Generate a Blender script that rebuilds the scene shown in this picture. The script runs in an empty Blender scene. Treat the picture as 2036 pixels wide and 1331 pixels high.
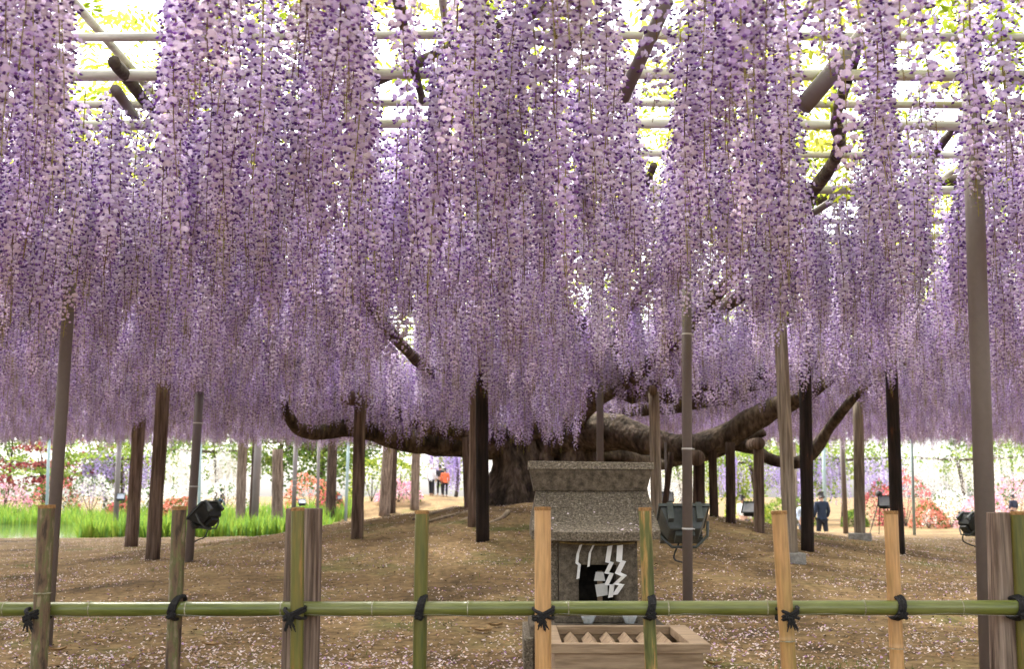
import bpy, bmesh, math, random
import numpy as np
from mathutils import Vector, Matrix, noise
R = math.radians
random.seed(7)
rng = np.random.default_rng(11)
scene = bpy.context.scene
col = scene.collection

# ------------------------------------------------------------------ camera, sky, sun, exposure
FPX, CX, CY = 2200.0, 1018.0, 665.5
PITCH = math.atan(319.5 / FPX)
EYE = Vector((0, 0, 0.96))
cam_d = bpy.data.cameras.new('camera')
cam = bpy.data.objects.new('camera', cam_d); col.objects.link(cam)
cam.location = EYE
cam.rotation_euler = (R(90) + PITCH, 0, 0)
cam_d.sensor_width = 36.0
cam_d.lens = FPX / 2036 * 36
cam_d.clip_end = 2000
cam_d.dof.use_dof = True
cam_d.dof.focus_distance = 6.0
cam_d.dof.aperture_fstop = 4.0
scene.camera = cam

SUN_EL, SUN_AZ = R(58), R(-35)          # azimuth measured from +Y towards +X
w = bpy.data.worlds.new('World'); scene.world = w; w.use_nodes = True
nt = w.node_tree; bg = nt.nodes['Background']
sky = nt.nodes.new('ShaderNodeTexSky'); sky.sky_type = 'NISHITA'; sky.sun_disc = False
sky.sun_elevation = SUN_EL; sky.sun_rotation = SUN_AZ
sky.air_density = 1.0; sky.dust_density = 4.0; sky.ozone_density = 1.0
hs = nt.nodes.new('ShaderNodeHueSaturation'); hs.inputs['Saturation'].default_value = 0.30
nt.links.new(sky.outputs[0], hs.inputs['Color']); nt.links.new(hs.outputs[0], bg.inputs[0])
bg.inputs[1].default_value = 0.15
sd = bpy.data.lights.new('sun', 'SUN'); sd.energy = 1.5; sd.angle = R(14); sd.color = (1, 0.95, 0.88)
sun = bpy.data.objects.new('sun', sd); col.objects.link(sun)
sdir = Vector((math.sin(SUN_AZ) * math.cos(SUN_EL), math.cos(SUN_AZ) * math.cos(SUN_EL), math.sin(SUN_EL)))
sun.rotation_euler = sdir.to_track_quat('Z', 'Y').to_euler()
sun.location = (0, 0, 30)
vs = scene.view_settings
vs.view_transform = 'Standard'; vs.look = 'None'; vs.exposure = 2.5; vs.gamma = 1.0; vs.use_curve_mapping = False
cy = scene.cycles
cy.max_bounces = 10; cy.diffuse_bounces = 6; cy.transmission_bounces = 6; cy.glossy_bounces = 2
cy.use_denoising = True

# ------------------------------------------------------------------ helpers
_F = Vector((0, math.cos(PITCH), math.sin(PITCH))); _U = Vector((0, -math.sin(PITCH), math.cos(PITCH)))
def ray(px, py): return _F + Vector((1, 0, 0)) * ((px - CX) / FPX) + _U * ((CY - py) / FPX)
def P(px, py, Y):
    d = ray(px, py); return EYE + d * (Y / d.y)
def PZ(px, py, z):
    d = ray(px, py); return EYE + d * ((z - EYE.z) / d.z)
def smooth(a, b, x):
    t = min(1, max(0, (x - a) / (b - a))); return t * t * (3 - 2 * t)
def h(x, y):
    m = 0.85 * math.exp(-((x - 0.6) / 4.6) ** 2 - ((y - 17) / 6.5) ** 2)
    side = smooth(-6, 8, x)
    edge = 25.2 + 4.5 * side
    far = -0.55 * (1 - side) + -0.74 * side
    far += (0.5 * (1 - side)) * smooth(53, 58, y) + 1.05 * math.exp(-((x + 4.5) / 5) ** 2 - ((y - 62) / 9) ** 2)
    k = smooth(edge, edge + 3.5 + 2 * side, y)
    return m * (1 - k) + far * k
def G(px, py):
    d = ray(px, py); t = 3.0
    while t < 120:
        p = EYE + d * t
        if p.z <= h(p.x, p.y): return p
        t += 0.02
    return EYE + d * t

def props(o, label=None, cat=None, group=None, kind=None):
    if label: o['label'] = label
    if cat: o['category'] = cat
    if group: o['group'] = group
    if kind: o['kind'] = kind
    return o
def thing(name, loc, label, cat, group=None):
    o = bpy.data.objects.new(name, None); col.objects.link(o); o.location = loc
    o.empty_display_size = 0.1
    return props(o, label, cat, group)
def wloc(o):
    v = Vector((0, 0, 0))
    while o: v = v + Vector(o.location); o = o.parent
    return v
class MB:
    def __init__(s): s.v = []; s.f = []; s.c = []
    def add(s, vs, fs, c=None):
        b = len(s.v); s.v += [tuple(q) for q in vs]; s.f += [tuple(i + b for i in f) for f in fs]
        s.c += [c] * len(vs)
        return s
    def box(s, lo, hi, mat=None):
        x0, y0, z0 = lo; x1, y1, z1 = hi
        vs = [Vector(q) for q in ((x0,y0,z0),(x1,y0,z0),(x1,y1,z0),(x0,y1,z0),(x0,y0,z1),(x1,y0,z1),(x1,y1,z1),(x0,y1,z1))]
        if mat: vs = [mat @ q for q in vs]
        return s.add(vs, [(0,3,2,1),(4,5,6,7),(0,1,5,4),(1,2,6,5),(2,3,7,6),(3,0,4,7)])
    def prism(s, a, b):   # two loops of equal count -> closed solid
        n = len(a)
        s.add(list(a) + list(b), [tuple(range(n))[::-1], tuple(range(n, 2 * n))] + [(i, (i + 1) % n, n + (i + 1) % n, n + i) for i in range(n)])
        return s
    def tube(s, pts, rad, n=8, amp=0.0, freq=3.0, cap=True, ridge=0):
        pts = [Vector(p) for p in pts]; m = len(pts)
        if not hasattr(rad, '__len__'): rad = [rad] * m
        ref = None; vs = []; 
        for i, p in enumerate(pts):
            t = (pts[min(i + 1, m - 1)] - pts[max(i - 1, 0)]).normalized()
            if ref is None:
                ref = Vector((1, 0, 0)) if abs(t.x) < 0.9 else Vector((0, 1, 0))
            a = (ref - t * ref.dot(t)).normalized(); ref = a; b = t.cross(a)
            for k in range(n):
                th = 2 * math.pi * k / n
                q = a * math.cos(th) + b * math.sin(th)
                r = rad[i]
                if amp:
                    r *= 1 + amp * noise.noise((p + q * rad[i] * 1.5) * freq)
                if ridge:
                    r *= 1 + ridge * noise.noise(Vector((math.cos(th) * 2.6, math.sin(th) * 2.6, p.z * 0.7 + p.x * .5)) * 1.7)
                vs.append(p + q * r)
        fs = [(i * n + k, i * n + (k + 1) % n, (i + 1) * n + (k + 1) % n, (i + 1) * n + k) for i in range(m - 1) for k in range(n)]
        if cap: fs += [tuple(range(n))[::-1], tuple(range((m - 1) * n, m * n))]
        return s.add(vs, fs)
    def build(s, name, mat, parent=None, origin=None, smooth_=False, bevel=0):
        me = bpy.data.meshes.new(name)
        o_ = Vector(origin) if origin is not None else (wloc(parent) if parent else Vector((0, 0, 0)))
        me.from_pydata([tuple(Vector(q) - o_) for q in s.v], [], s.f); me.update()
        if smooth_: me.polygons.foreach_set('use_smooth', [True] * len(me.polygons))
        o = bpy.data.objects.new(name, me); col.objects.link(o)
        me.materials.append(mat)
        if parent:
            o.parent = parent; o.location = o_ - wloc(parent)
        else: o.location = o_
        if bevel:
            b = o.modifiers.new('bevel', 'BEVEL'); b.width = bevel; b.segments = 2; b.limit_method = 'ANGLE'
        return o
def spline(pts, k=5):
    pts = [Vector(p) for p in pts]; out = []
    for i in range(len(pts) - 1):
        p0 = pts[max(i - 1, 0)]; p1 = pts[i]; p2 = pts[i + 1]; p3 = pts[min(i + 2, len(pts) - 1)]
        for j in range(k):
            t = j / k
            out.append(0.5 * ((2 * p1) + (p2 - p0) * t + (2 * p0 - 5 * p1 + 4 * p2 - p3) * t * t + (3 * p1 - p0 - 3 * p2 + p3) * t ** 3))
    out.append(pts[-1]); return out
def lerp_list(vals, n):
    return list(np.interp(np.linspace(0, len(vals) - 1, n), range(len(vals)), vals))
def np_mesh(name, verts, faces_k, colors=None, nper=4):
    """verts (N,3); consecutive groups of nper verts are one face"""
    me = bpy.data.meshes.new(name); n = len(verts); nf = n // nper
    me.vertices.add(n); me.vertices.foreach_set('co', verts.astype(np.float32).ravel())
    me.loops.add(n); me.loops.foreach_set('vertex_index', np.arange(n, dtype=np.int32))
    me.polygons.add(nf); me.polygons.foreach_set('loop_start', np.arange(0, n, nper, dtype=np.int32))
    me.update(calc_edges=True)
    if colors is not None:
        a = me.color_attributes.new('Col', 'FLOAT_COLOR', 'POINT')
        c = np.ones((n, 4), np.float32); c[:, :3] = colors; a.data.foreach_set('color', c.ravel())
    return me

# ------------------------------------------------------------------ materials
def nodes(m):
    m.use_nodes = True; return m.node_tree, m.node_tree.nodes['Principled BSDF']
def mat(name, cols, rough=0.7, scale=(6, 6, 6), bump=0.3, detail=6, bscale=None, spec=0.3, metal=0.0, stops=None, dist=0.02, tint=0.0):
    m = bpy.data.materials.new(name); t, b = nodes(m); N = t.nodes; L = t.links
    tc = N.new('ShaderNodeTexCoord'); mp = N.new('ShaderNodeMapping'); mp.inputs['Scale'].default_value = scale
    L.new(tc.outputs['Object'], mp.inputs[0])
    src = mp.outputs[0]
    if tint:
        oi = N.new('ShaderNodeObjectInfo'); ad = N.new('ShaderNodeVectorMath'); ad.operation = 'ADD'
        ml = N.new('ShaderNodeMath'); ml.operation = 'MULTIPLY'; ml.inputs[1].default_value = 37.0
        L.new(oi.outputs['Random'], ml.inputs[0]); L.new(src, ad.inputs[0]); L.new(ml.outputs[0], ad.inputs[1]); src = ad.outputs[0]
    nz = N.new('ShaderNodeTexNoise'); nz.inputs['Scale'].default_value = 1; nz.inputs['Detail'].default_value = detail; nz.inputs['Roughness'].default_value = 0.62
    L.new(src, nz.inputs['Vector'])
    cr = N.new('ShaderNodeValToRGB'); L.new(nz.outputs['Fac'], cr.inputs[0])
    e = cr.color_ramp.elements; k = len(cols)
    stops = stops or ([0.5] if k == 1 else [0.36 + 0.28 * i / (k - 1) for i in range(k)])
    while len(e) < k: e.new(0.5)
    for i in range(k):
        e[i].position = stops[i]; e[i].color = (*cols[i], 1)
    if k == 1: e[1].color = (*cols[0], 1)
    L.new(cr.outputs[0], b.inputs['Base Color'])
    b.inputs['Roughness'].default_value = rough; b.inputs['Specular IOR Level'].default_value = spec; b.inputs['Metallic'].default_value = metal
    if bump:
        n2 = N.new('ShaderNodeTexNoise'); n2.inputs['Detail'].default_value = 8; n2.inputs['Scale'].default_value = 1
        mp2 = N.new('ShaderNodeMapping'); mp2.inputs['Scale'].default_value = bscale or tuple(q * 3 for q in scale)
        L.new(tc.outputs['Object'], mp2.inputs[0]); L.new(mp2.outputs[0], n2.inputs['Vector'])
        mr = N.new('ShaderNodeMapRange'); mr.inputs[1].default_value = .34; mr.inputs[2].default_value = .66; mr.inputs[3].default_value = 1 - .45 * min(1, bump); mr.inputs[4].default_value = 1 + .35 * min(1, bump)
        L.new(n2.outputs['Fac'], mr.inputs[0])
        vm = N.new('ShaderNodeVectorMath'); vm.operation = 'SCALE'; L.new(cr.outputs[0], vm.inputs[0]); L.new(mr.outputs[0], vm.inputs['Scale']); L.new(vm.outputs[0], b.inputs['Base Color'])
        bp = N.new('ShaderNodeBump'); bp.inputs['Strength'].default_value = bump; bp.inputs['Distance'].default_value = dist
        L.new(n2.outputs['Fac'], bp.inputs['Height']); L.new(bp.outputs[0], b.inputs['Normal'])
    return m
def leafmat(name, trans=0.45, rnd=0.25, boost=1.0):
    m = bpy.data.materials.new(name); m.use_nodes = True; t = m.node_tree; N = t.nodes; L = t.links
    N.remove(N['Principled BSDF']); out = N['Material Output']
    at = N.new('ShaderNodeVertexColor'); at.layer_name = 'Col'
    oi = N.new('ShaderNodeObjectInfo'); mr = N.new('ShaderNodeMapRange'); mr.inputs[3].default_value = boost * (1 - rnd); mr.inputs[4].default_value = boost * (1 + rnd)
    L.new(oi.outputs['Random'], mr.inputs[0])
    hv = N.new('ShaderNodeHueSaturation'); L.new(at.outputs[0], hv.inputs['Color']); L.new(mr.outputs[0], hv.inputs['Value'])
    d = N.new('ShaderNodeBsdfDiffuse'); tr = N.new('ShaderNodeBsdfTranslucent'); mx = N.new('ShaderNodeMixShader'); mx.inputs[0].default_value = trans
    L.new(hv.outputs[0], d.inputs[0]); L.new(hv.outputs[0], tr.inputs[0]); L.new(d.outputs[0], mx.inputs[1]); L.new(tr.outputs[0], mx.inputs[2])
    L.new(mx.outputs[0], out.inputs[0]); return m
M = {}
M['soil'] = mat('soil', [(0.075, 0.049, 0.025), (0.15, 0.097, 0.046), (0.2, 0.135, 0.065), (0.105, 0.1, 0.034)], 0.95, (0.9, 0.9, 0.9), 0.9, 10, (14, 14, 14), 0.1, stops=[.33, .46, .56, .68], dist=0.04)
M['brown_wood'] = mat('brown_wood', [(0.075, 0.05, 0.036), (0.165, 0.115, 0.085), (0.25, 0.185, 0.14)], 0.85, (16, 16, 1.3), 0.9, 8, (60, 60, 2.5), 0.15, tint=1)
M['grey_wood'] = mat('grey_wood', [(0.13, 0.10, 0.075), (0.27, 0.22, 0.165), (0.35, 0.295, 0.23)], 0.85, (14, 14, 1.1), 0.9, 8, (60, 60, 2.5), 0.15, tint=1)
M['char_wood'] = mat('char_wood', [(0.012, 0.009, 0.008), (0.03, 0.019, 0.014), (0.17, 0.06, 0.022)], 0.8, (9, 9, 2.2), 0.9, 8, (50, 50, 3), 0.2, stops=[.35, .6, .76], tint=1)
M['dark_wood'] = mat('dark_wood', [(0.025, 0.016, 0.012), (0.06, 0.038, 0.028), (0.10, 0.065, 0.045)], 0.85, (14, 14, 1.3), 0.9, 8, (50, 50, 2.5), 0.15, tint=1)
M['bark'] = mat('bark', [(0.035, 0.027, 0.02), (0.10, 0.076, 0.056), (0.2, 0.155, 0.115)], 0.9, (5, 5, 2.5), 1.0, 9, (22, 22, 7), 0.15, dist=0.05)
M['twig'] = mat('twig', [(0.05, 0.035, 0.025), (0.10, 0.075, 0.055)], 0.9, (8, 8, 8), 0.6)
M['root'] = mat('root', [(0.2, 0.15, 0.1), (0.36, 0.28, 0.19)], 0.9, (12, 12, 12), 0.6)
M['pipe'] = mat('pipe', [(0.13, 0.105, 0.095), (0.17, 0.138, 0.125)], 0.5, (3, 3, 1.5), 0.08, 8, (40, 40, 40), 0.4)
M['teal_pipe'] = mat('teal_pipe', [(0.22, 0.29, 0.28), (0.30, 0.37, 0.36)], 0.5, (3, 3, 1.5), 0.05)
M['pale_bamboo'] = mat('pale_bamboo', [(0.36, 0.33, 0.27), (0.60, 0.57, 0.50)], 0.6, (2, 9, 9), 0.3)
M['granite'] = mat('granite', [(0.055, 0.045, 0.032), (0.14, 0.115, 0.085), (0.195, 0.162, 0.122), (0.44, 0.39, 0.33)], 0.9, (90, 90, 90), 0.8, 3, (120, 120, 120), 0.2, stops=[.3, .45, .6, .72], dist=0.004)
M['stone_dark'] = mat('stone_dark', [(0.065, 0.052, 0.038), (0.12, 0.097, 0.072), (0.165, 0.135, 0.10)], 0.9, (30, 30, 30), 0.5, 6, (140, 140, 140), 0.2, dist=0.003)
M['concrete'] = mat('concrete', [(0.24, 0.23, 0.21), (0.36, 0.35, 0.32)], 0.9, (15, 15, 15), 0.4)
M['box_wood'] = mat('box_wood', [(0.21, 0.14, 0.085), (0.30, 0.21, 0.135), (0.36, 0.26, 0.17)], 0.75, (3, 26, 26), 0.35, 8, (9, 90, 90), 0.25, dist=0.004)
M['paper'] = mat('paper', [(0.74, 0.72, 0.70), (0.82, 0.80, 0.78)], 0.8, (20, 20, 20), 0.1)
M['roof_petal'] = mat('roof_petal', [(.62, .48, .6), (.75, .68, .68)], .8, (90, 90, 90), .1)
M['straw'] = mat('straw', [(0.22, 0.16, 0.07), (0.38, 0.29, 0.14)], 0.9, (60, 60, 60), 0.6)
M['black_rope'] = mat('black_rope', [(0.008, 0.007, 0.008), (0.022, 0.02, 0.02)], 0.95, (120, 120, 120), 0.9, dist=0.004)
M['black_metal'] = mat('black_metal', [(0.018, 0.02, 0.019), (0.035, 0.038, 0.036)], 0.5, (10, 10, 10), 0.15)
M['grey_metal'] = mat('grey_metal', [(0.07, 0.08, 0.078), (0.12, 0.135, 0.13)], 0.45, (10, 10, 10), 0.1, metal=0.3)
M['steel'] = mat('steel', [(0.4, 0.4, 0.4), (0.55, 0.55, 0.55)], 0.35, (8, 8, 8), 0.0, metal=0.8)
M['tie'] = mat('tie', [(0.6, 0.6, 0.58), (0.7, 0.7, 0.68)], 0.5, (8, 8, 8), 0.0)
M['lamp_glass'] = mat('lamp_glass', [(0.28, 0.30, 0.33), (0.42, 0.43, 0.46)], 0.12, (6, 6, 6), 0.0, spec=0.8)
M['white_cord'] = mat('white_cord', [(0.5, 0.5, 0.5), (0.6, 0.6, 0.6)], 0.5, (6, 6, 6), 0)
M['niche_shade'] = mat('niche_shade', [(0.012, 0.01, 0.009), (0.03, 0.025, 0.02)], 0.95, (20, 20, 20), 0.2)
M['rock'] = mat('rock', [(0.12, 0.11, 0.09), (0.25, 0.23, 0.2)], 0.9, (5, 5, 5), 0.8)
def bamboo_mat(name, cols, stops=None, sc=(7, 7, 1.2), rough=0.38):
    return mat(name, cols, rough, sc, 0.45, 7, (110, 110, 9) if sc[0] > 2 else (9, 110, 110), 0.45, stops=stops, dist=0.0015, tint=1)
M['bamboo_rail'] = bamboo_mat('bamboo_rail', [(0.07, 0.085, 0.014), (0.115, 0.13, 0.028), (0.16, 0.165, 0.055)], sc=(1.3, 8, 8), rough=0.3)
M['bamboo_green'] = bamboo_mat('bamboo_green', [(0.05, 0.062, 0.008), (0.105, 0.10, 0.014), (0.13, 0.105, 0.016), (0.30, 0.15, 0.035)], [.36, .5, .6, .68], (24, 24, 1.6))
M['bamboo_tan'] = bamboo_mat('bamboo_tan', [(0.25, 0.17, 0.05), (0.42, 0.225, 0.085), (0.50, 0.29, 0.125)])
M['bamboo_mottled'] = bamboo_mat('bamboo_mottled', [(0.06, 0.068, 0.012), (0.13, 0.125, 0.03), (0.36, 0.2, 0.06), (0.34, 0.33, 0.25)], [.38, .5, .57, .66], (26, 26, 3), .6)
M['bamboo_old'] = bamboo_mat('bamboo_old', [(0.045, 0.028, 0.017), (0.13, 0.08, 0.048), (0.10, 0.10, 0.035), (0.25, 0.18, 0.12)], [.38, .48, .56, .64], (26, 26, 7), .8)
M['water'] = mat('water', [(0.03, 0.045, 0.02), (0.05, 0.06, 0.03)], 0.06, (1, 1, 1), 0.12, 3, (2, 5, 2), 0.6, dist=0.01)
M['raceme'] = leafmat('raceme', 0.40, 0.20, 0.93)
M['leaf'] = leafmat('leaf', 0.55, 0.2)
M['foliage'] = leafmat('foliage', 0.35, 0.08)
M['petal'] = leafmat('petal', 0.2, 0.0)
gm = bpy.data.materials.new('cup_glass'); t_, b_ = nodes(gm); b_.inputs['Base Color'].default_value = (.85, .87, .87, 1); b_.inputs['Roughness'].default_value = .25
b_.inputs['Transmission Weight'].default_value = 0.7; M['cup_glass'] = gm

# ------------------------------------------------------------------ ground and pond
def axis(lo_, hi_, near, k):
    out = [0.0]; s = near
    while out[-1] < hi_: out.append(out[-1] + s); s *= k
    neg = [0.0]; s = near
    while neg[-1] > lo_: neg.append(neg[-1] - s); s *= k
    return sorted(set(out + neg))
gx = axis(-320, 320, 0.07, 1.028); gy = [q + 6 for q in axis(-36, 700, 0.07, 1.022)]
gv = []
for y in gy:
    for x in gx:
        z = h(x, y)
        if y < 40: z += 0.018 * noise.noise(Vector((x * 3, y * 3, 0))) + 0.03 * noise.noise(Vector((x, y, 5))) + 0.008 * noise.noise(Vector((x * 11, y * 11, 2)))
        gv.append((x, y, z))
nx = len(gx)
gf = [(j * nx + i, j * nx + i + 1, (j + 1) * nx + i + 1, (j + 1) * nx + i) for j in range(len(gy) - 1) for i in range(nx - 1)]
g = MB(); g.v = gv; g.f = gf
ground = g.build('ground', M['soil'], smooth_=True); props(ground, kind='structure', label='brown soil mound strewn with fallen petals')
pond = MB().add([(-42, 29.5, -0.42), (-7.0, 29.5, -0.42), (-9, 53.5, -0.42), (-42, 53.5, -0.42)], [(0, 1, 2, 3)]).build('pond_water', M['water'])
props(pond, kind='structure', label='still green pond beyond the mound')

# ------------------------------------------------------------------ wisteria: tree, limbs, racemes, leaves
TREE = Vector((0.55, 17.2, h(0.55, 17.2) - 0.1))
tree = thing('wisteria_tree', TREE, 'huge old wisteria with dark gnarled trunk and purple hanging flowers', 'wisteria')
def limb(name, pts, rads, n=12, amp=0.25, freq=4, m=None, k=6, ridge=0.12):
    s = spline(pts, k); return MB().tube(s, lerp_list(rads, len(s)), n, amp, freq, ridge=ridge).build(name, m or M['bark'], tree, smooth_=True)
tk = MB()
def D(px, py, Y=17.0): return P(px, py, Y)
for base, top, r0, r1, r2 in (
    ((1010, 1016, 17.0), (1030, 850, 17.1), .50, .36, .30), ((1070, 1012, 17.3), (1075, 840, 17.3), .46, .36, .30),
    ((1140, 1014, 17.1), (1140, 865, 17.2), .44, .34, .30), ((985, 1014, 16.7), (1015, 900, 17.0), .24, .17, .12), ((1045, 1016, 16.6), (1010, 880, 16.9), .20, .15, .12)):
    a = D(*base[:2], base[2]); b = D(*top[:2], top[2]); a.z -= .12
    s = spline([a, a.lerp(b, .15) + Vector((.02, 0, 0)), a.lerp(b, .5) + Vector((.05, 0, 0)), b], 6)
    tk.tube(s, lerp_list([r0 * 1.35, r0, r1, r2], len(s)), 28, .22, 2.6, ridge=.35)
tk.build('trunk', M['bark'], tree, smooth_=True)
limb('branch', [D(1010, 880), D(924, 884), D(809, 876, 16.6), D(730, 858, 16.2), D(686, 852, 16), D(650, 861, 15.8), D(620, 861, 15.6), D(590, 850, 15.4), D(571, 822, 15.2), D(562, 790, 15)], [.27, .22, .17, .14, .13, .11, .11, .09, .07, .05])
limb('branch', [D(1005, 870), D(930, 858, 16.5), D(850, 842, 16), D(778, 815, 15.5), D(720, 795, 15.2), D(650, 768, 15), D(610, 757, 14.8), D(549, 748, 14.5)], [.2, .17, .14, .11, .09, .075, .07, .05])
limb('branch', [D(612, 760, 14.8), D(590, 768, 14.7), D(570, 762, 14.6), D(548, 740, 14.5)], [.04, .03, .025, .02])
limb('branch', [D(1090, 885, 17.2), D(1130, 868, 17.0), D(1189, 858, 16.8), D(1244, 864, 16.6), D(1291, 878, 16.3), D(1346, 890, 16.1), D(1393, 888, 15.9), D(1444, 868, 15.7), D(1491, 838, 15.5), D(1538, 812, 15.3), D(1590, 790, 15), D(1660, 745, 14.6)], [.3, .3, .29, .26, .2, .19, .19, .18, .17, .15, .12, .08])
limb('branch', [D(1440, 872, 16), D(1479, 887, 16), D(1503, 893, 16), D(1526, 910, 15.9), D(1566, 921, 15.8), D(1597, 916, 15.7), D(1624, 888, 15.6), D(1650, 850, 15.4), D(1690, 800, 15), D(1745, 745, 14.6)], [.12, .10, .09, .08, .085, .09, .085, .075, .06, .05])
limb('branch', [D(1150, 905, 18), D(1230, 905, 18), D(1310, 922, 18), D(1345, 915, 17.8), D(1420, 900, 17.5), D(1520, 860, 17)], [.2, .16, .1, .09, .1, .06])
limb('branch', [D(1060, 860, 17), D(1030, 800, 16.5), D(960, 770, 15.5), D(860, 740, 13), D(760, 640, 9.5), D(700, 520, 7.6)], [.22, .15, .10, .07, .05, .03])
limb('branch', [D(1130, 850, 17), D(1170, 800, 16), D(1240, 760, 14), D(1330, 690, 11.5), D(1420, 590, 9.0), D(1640, 350, 6.6), D(1663, 226, 5.6), D(1710, 90, 5)], [.2, .16, .11, .085, .06, .04, .03, .02])
def over(pxs, rads, z=2.98):
    limb('branch', [PZ(a, b, z + random.uniform(-.03, .05)) for a, b in pxs], [q * .62 for q in rads], 8, .3, 12, M['twig'], 5, 0)
over([(1126, 104), (1142, 50), (1158, 0), (1180, -90)], [.045, .04, .035, .03])
over([(1847, 345), (1850, 320), (1862, 300), (1900, 250)], [.05, .05, .04, .03])
over([(225, 122), (262, 165), (300, 215), (420, 330)], [.05, .05, .04, .04])
over([(786, -30), (800, 40), (812, 90), (840, 200)], [.05, .04, .035, .03])
over([(1262, 480), (1272, 430), (1270, 400), (1300, 330)], [.05, .05, .05, .04])
over([(1390, 660), (1404, 590), (1425, 520), (1480, 430)], [.07, .06, .05, .05])
brs = random.Random(3)
for k in range(26):
    a = 2 * math.pi * k / 26 + brs.uniform(-.1, .1); L_ = brs.uniform(8, 14)
    pts = []; cx_, cy_ = TREE.x, TREE.y
    for q in range(7):
        r_ = 2.0 + L_ * q / 6
        aa = a + .18 * math.sin(q * 1.3 + k)
        pts.append(Vector((cx_ + r_ * math.cos(aa), cy_ + r_ * math.sin(aa), 2.35 + .72 * min(1, q / 2.5) + brs.uniform(-.04, .04))))
    if any(p.y < 2.6 for p in pts): pts = [p for p in pts if p.y > 2.6]
    if len(pts) > 3: limb('branch', pts, [.11, .06, .025], 8, .2, 5, M['twig'], 4, 0)
for pts in ([(940, 1020), (890, 1030), (850, 1040), (830, 1046)], [(960, 1020), (935, 1032), (905, 1042), (880, 1050)], [(900, 1014), (860, 1024), (820, 1034)], [(1010, 1020), (995, 1034), (965, 1046)]):
    gp = [G(*p) + Vector((0, 0, .008)) for p in pts]
    limb('root', gp, [.035, .028, .018, .01][:len(gp)], 6, .2, 9, M['root'], 5, 0)

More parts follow.
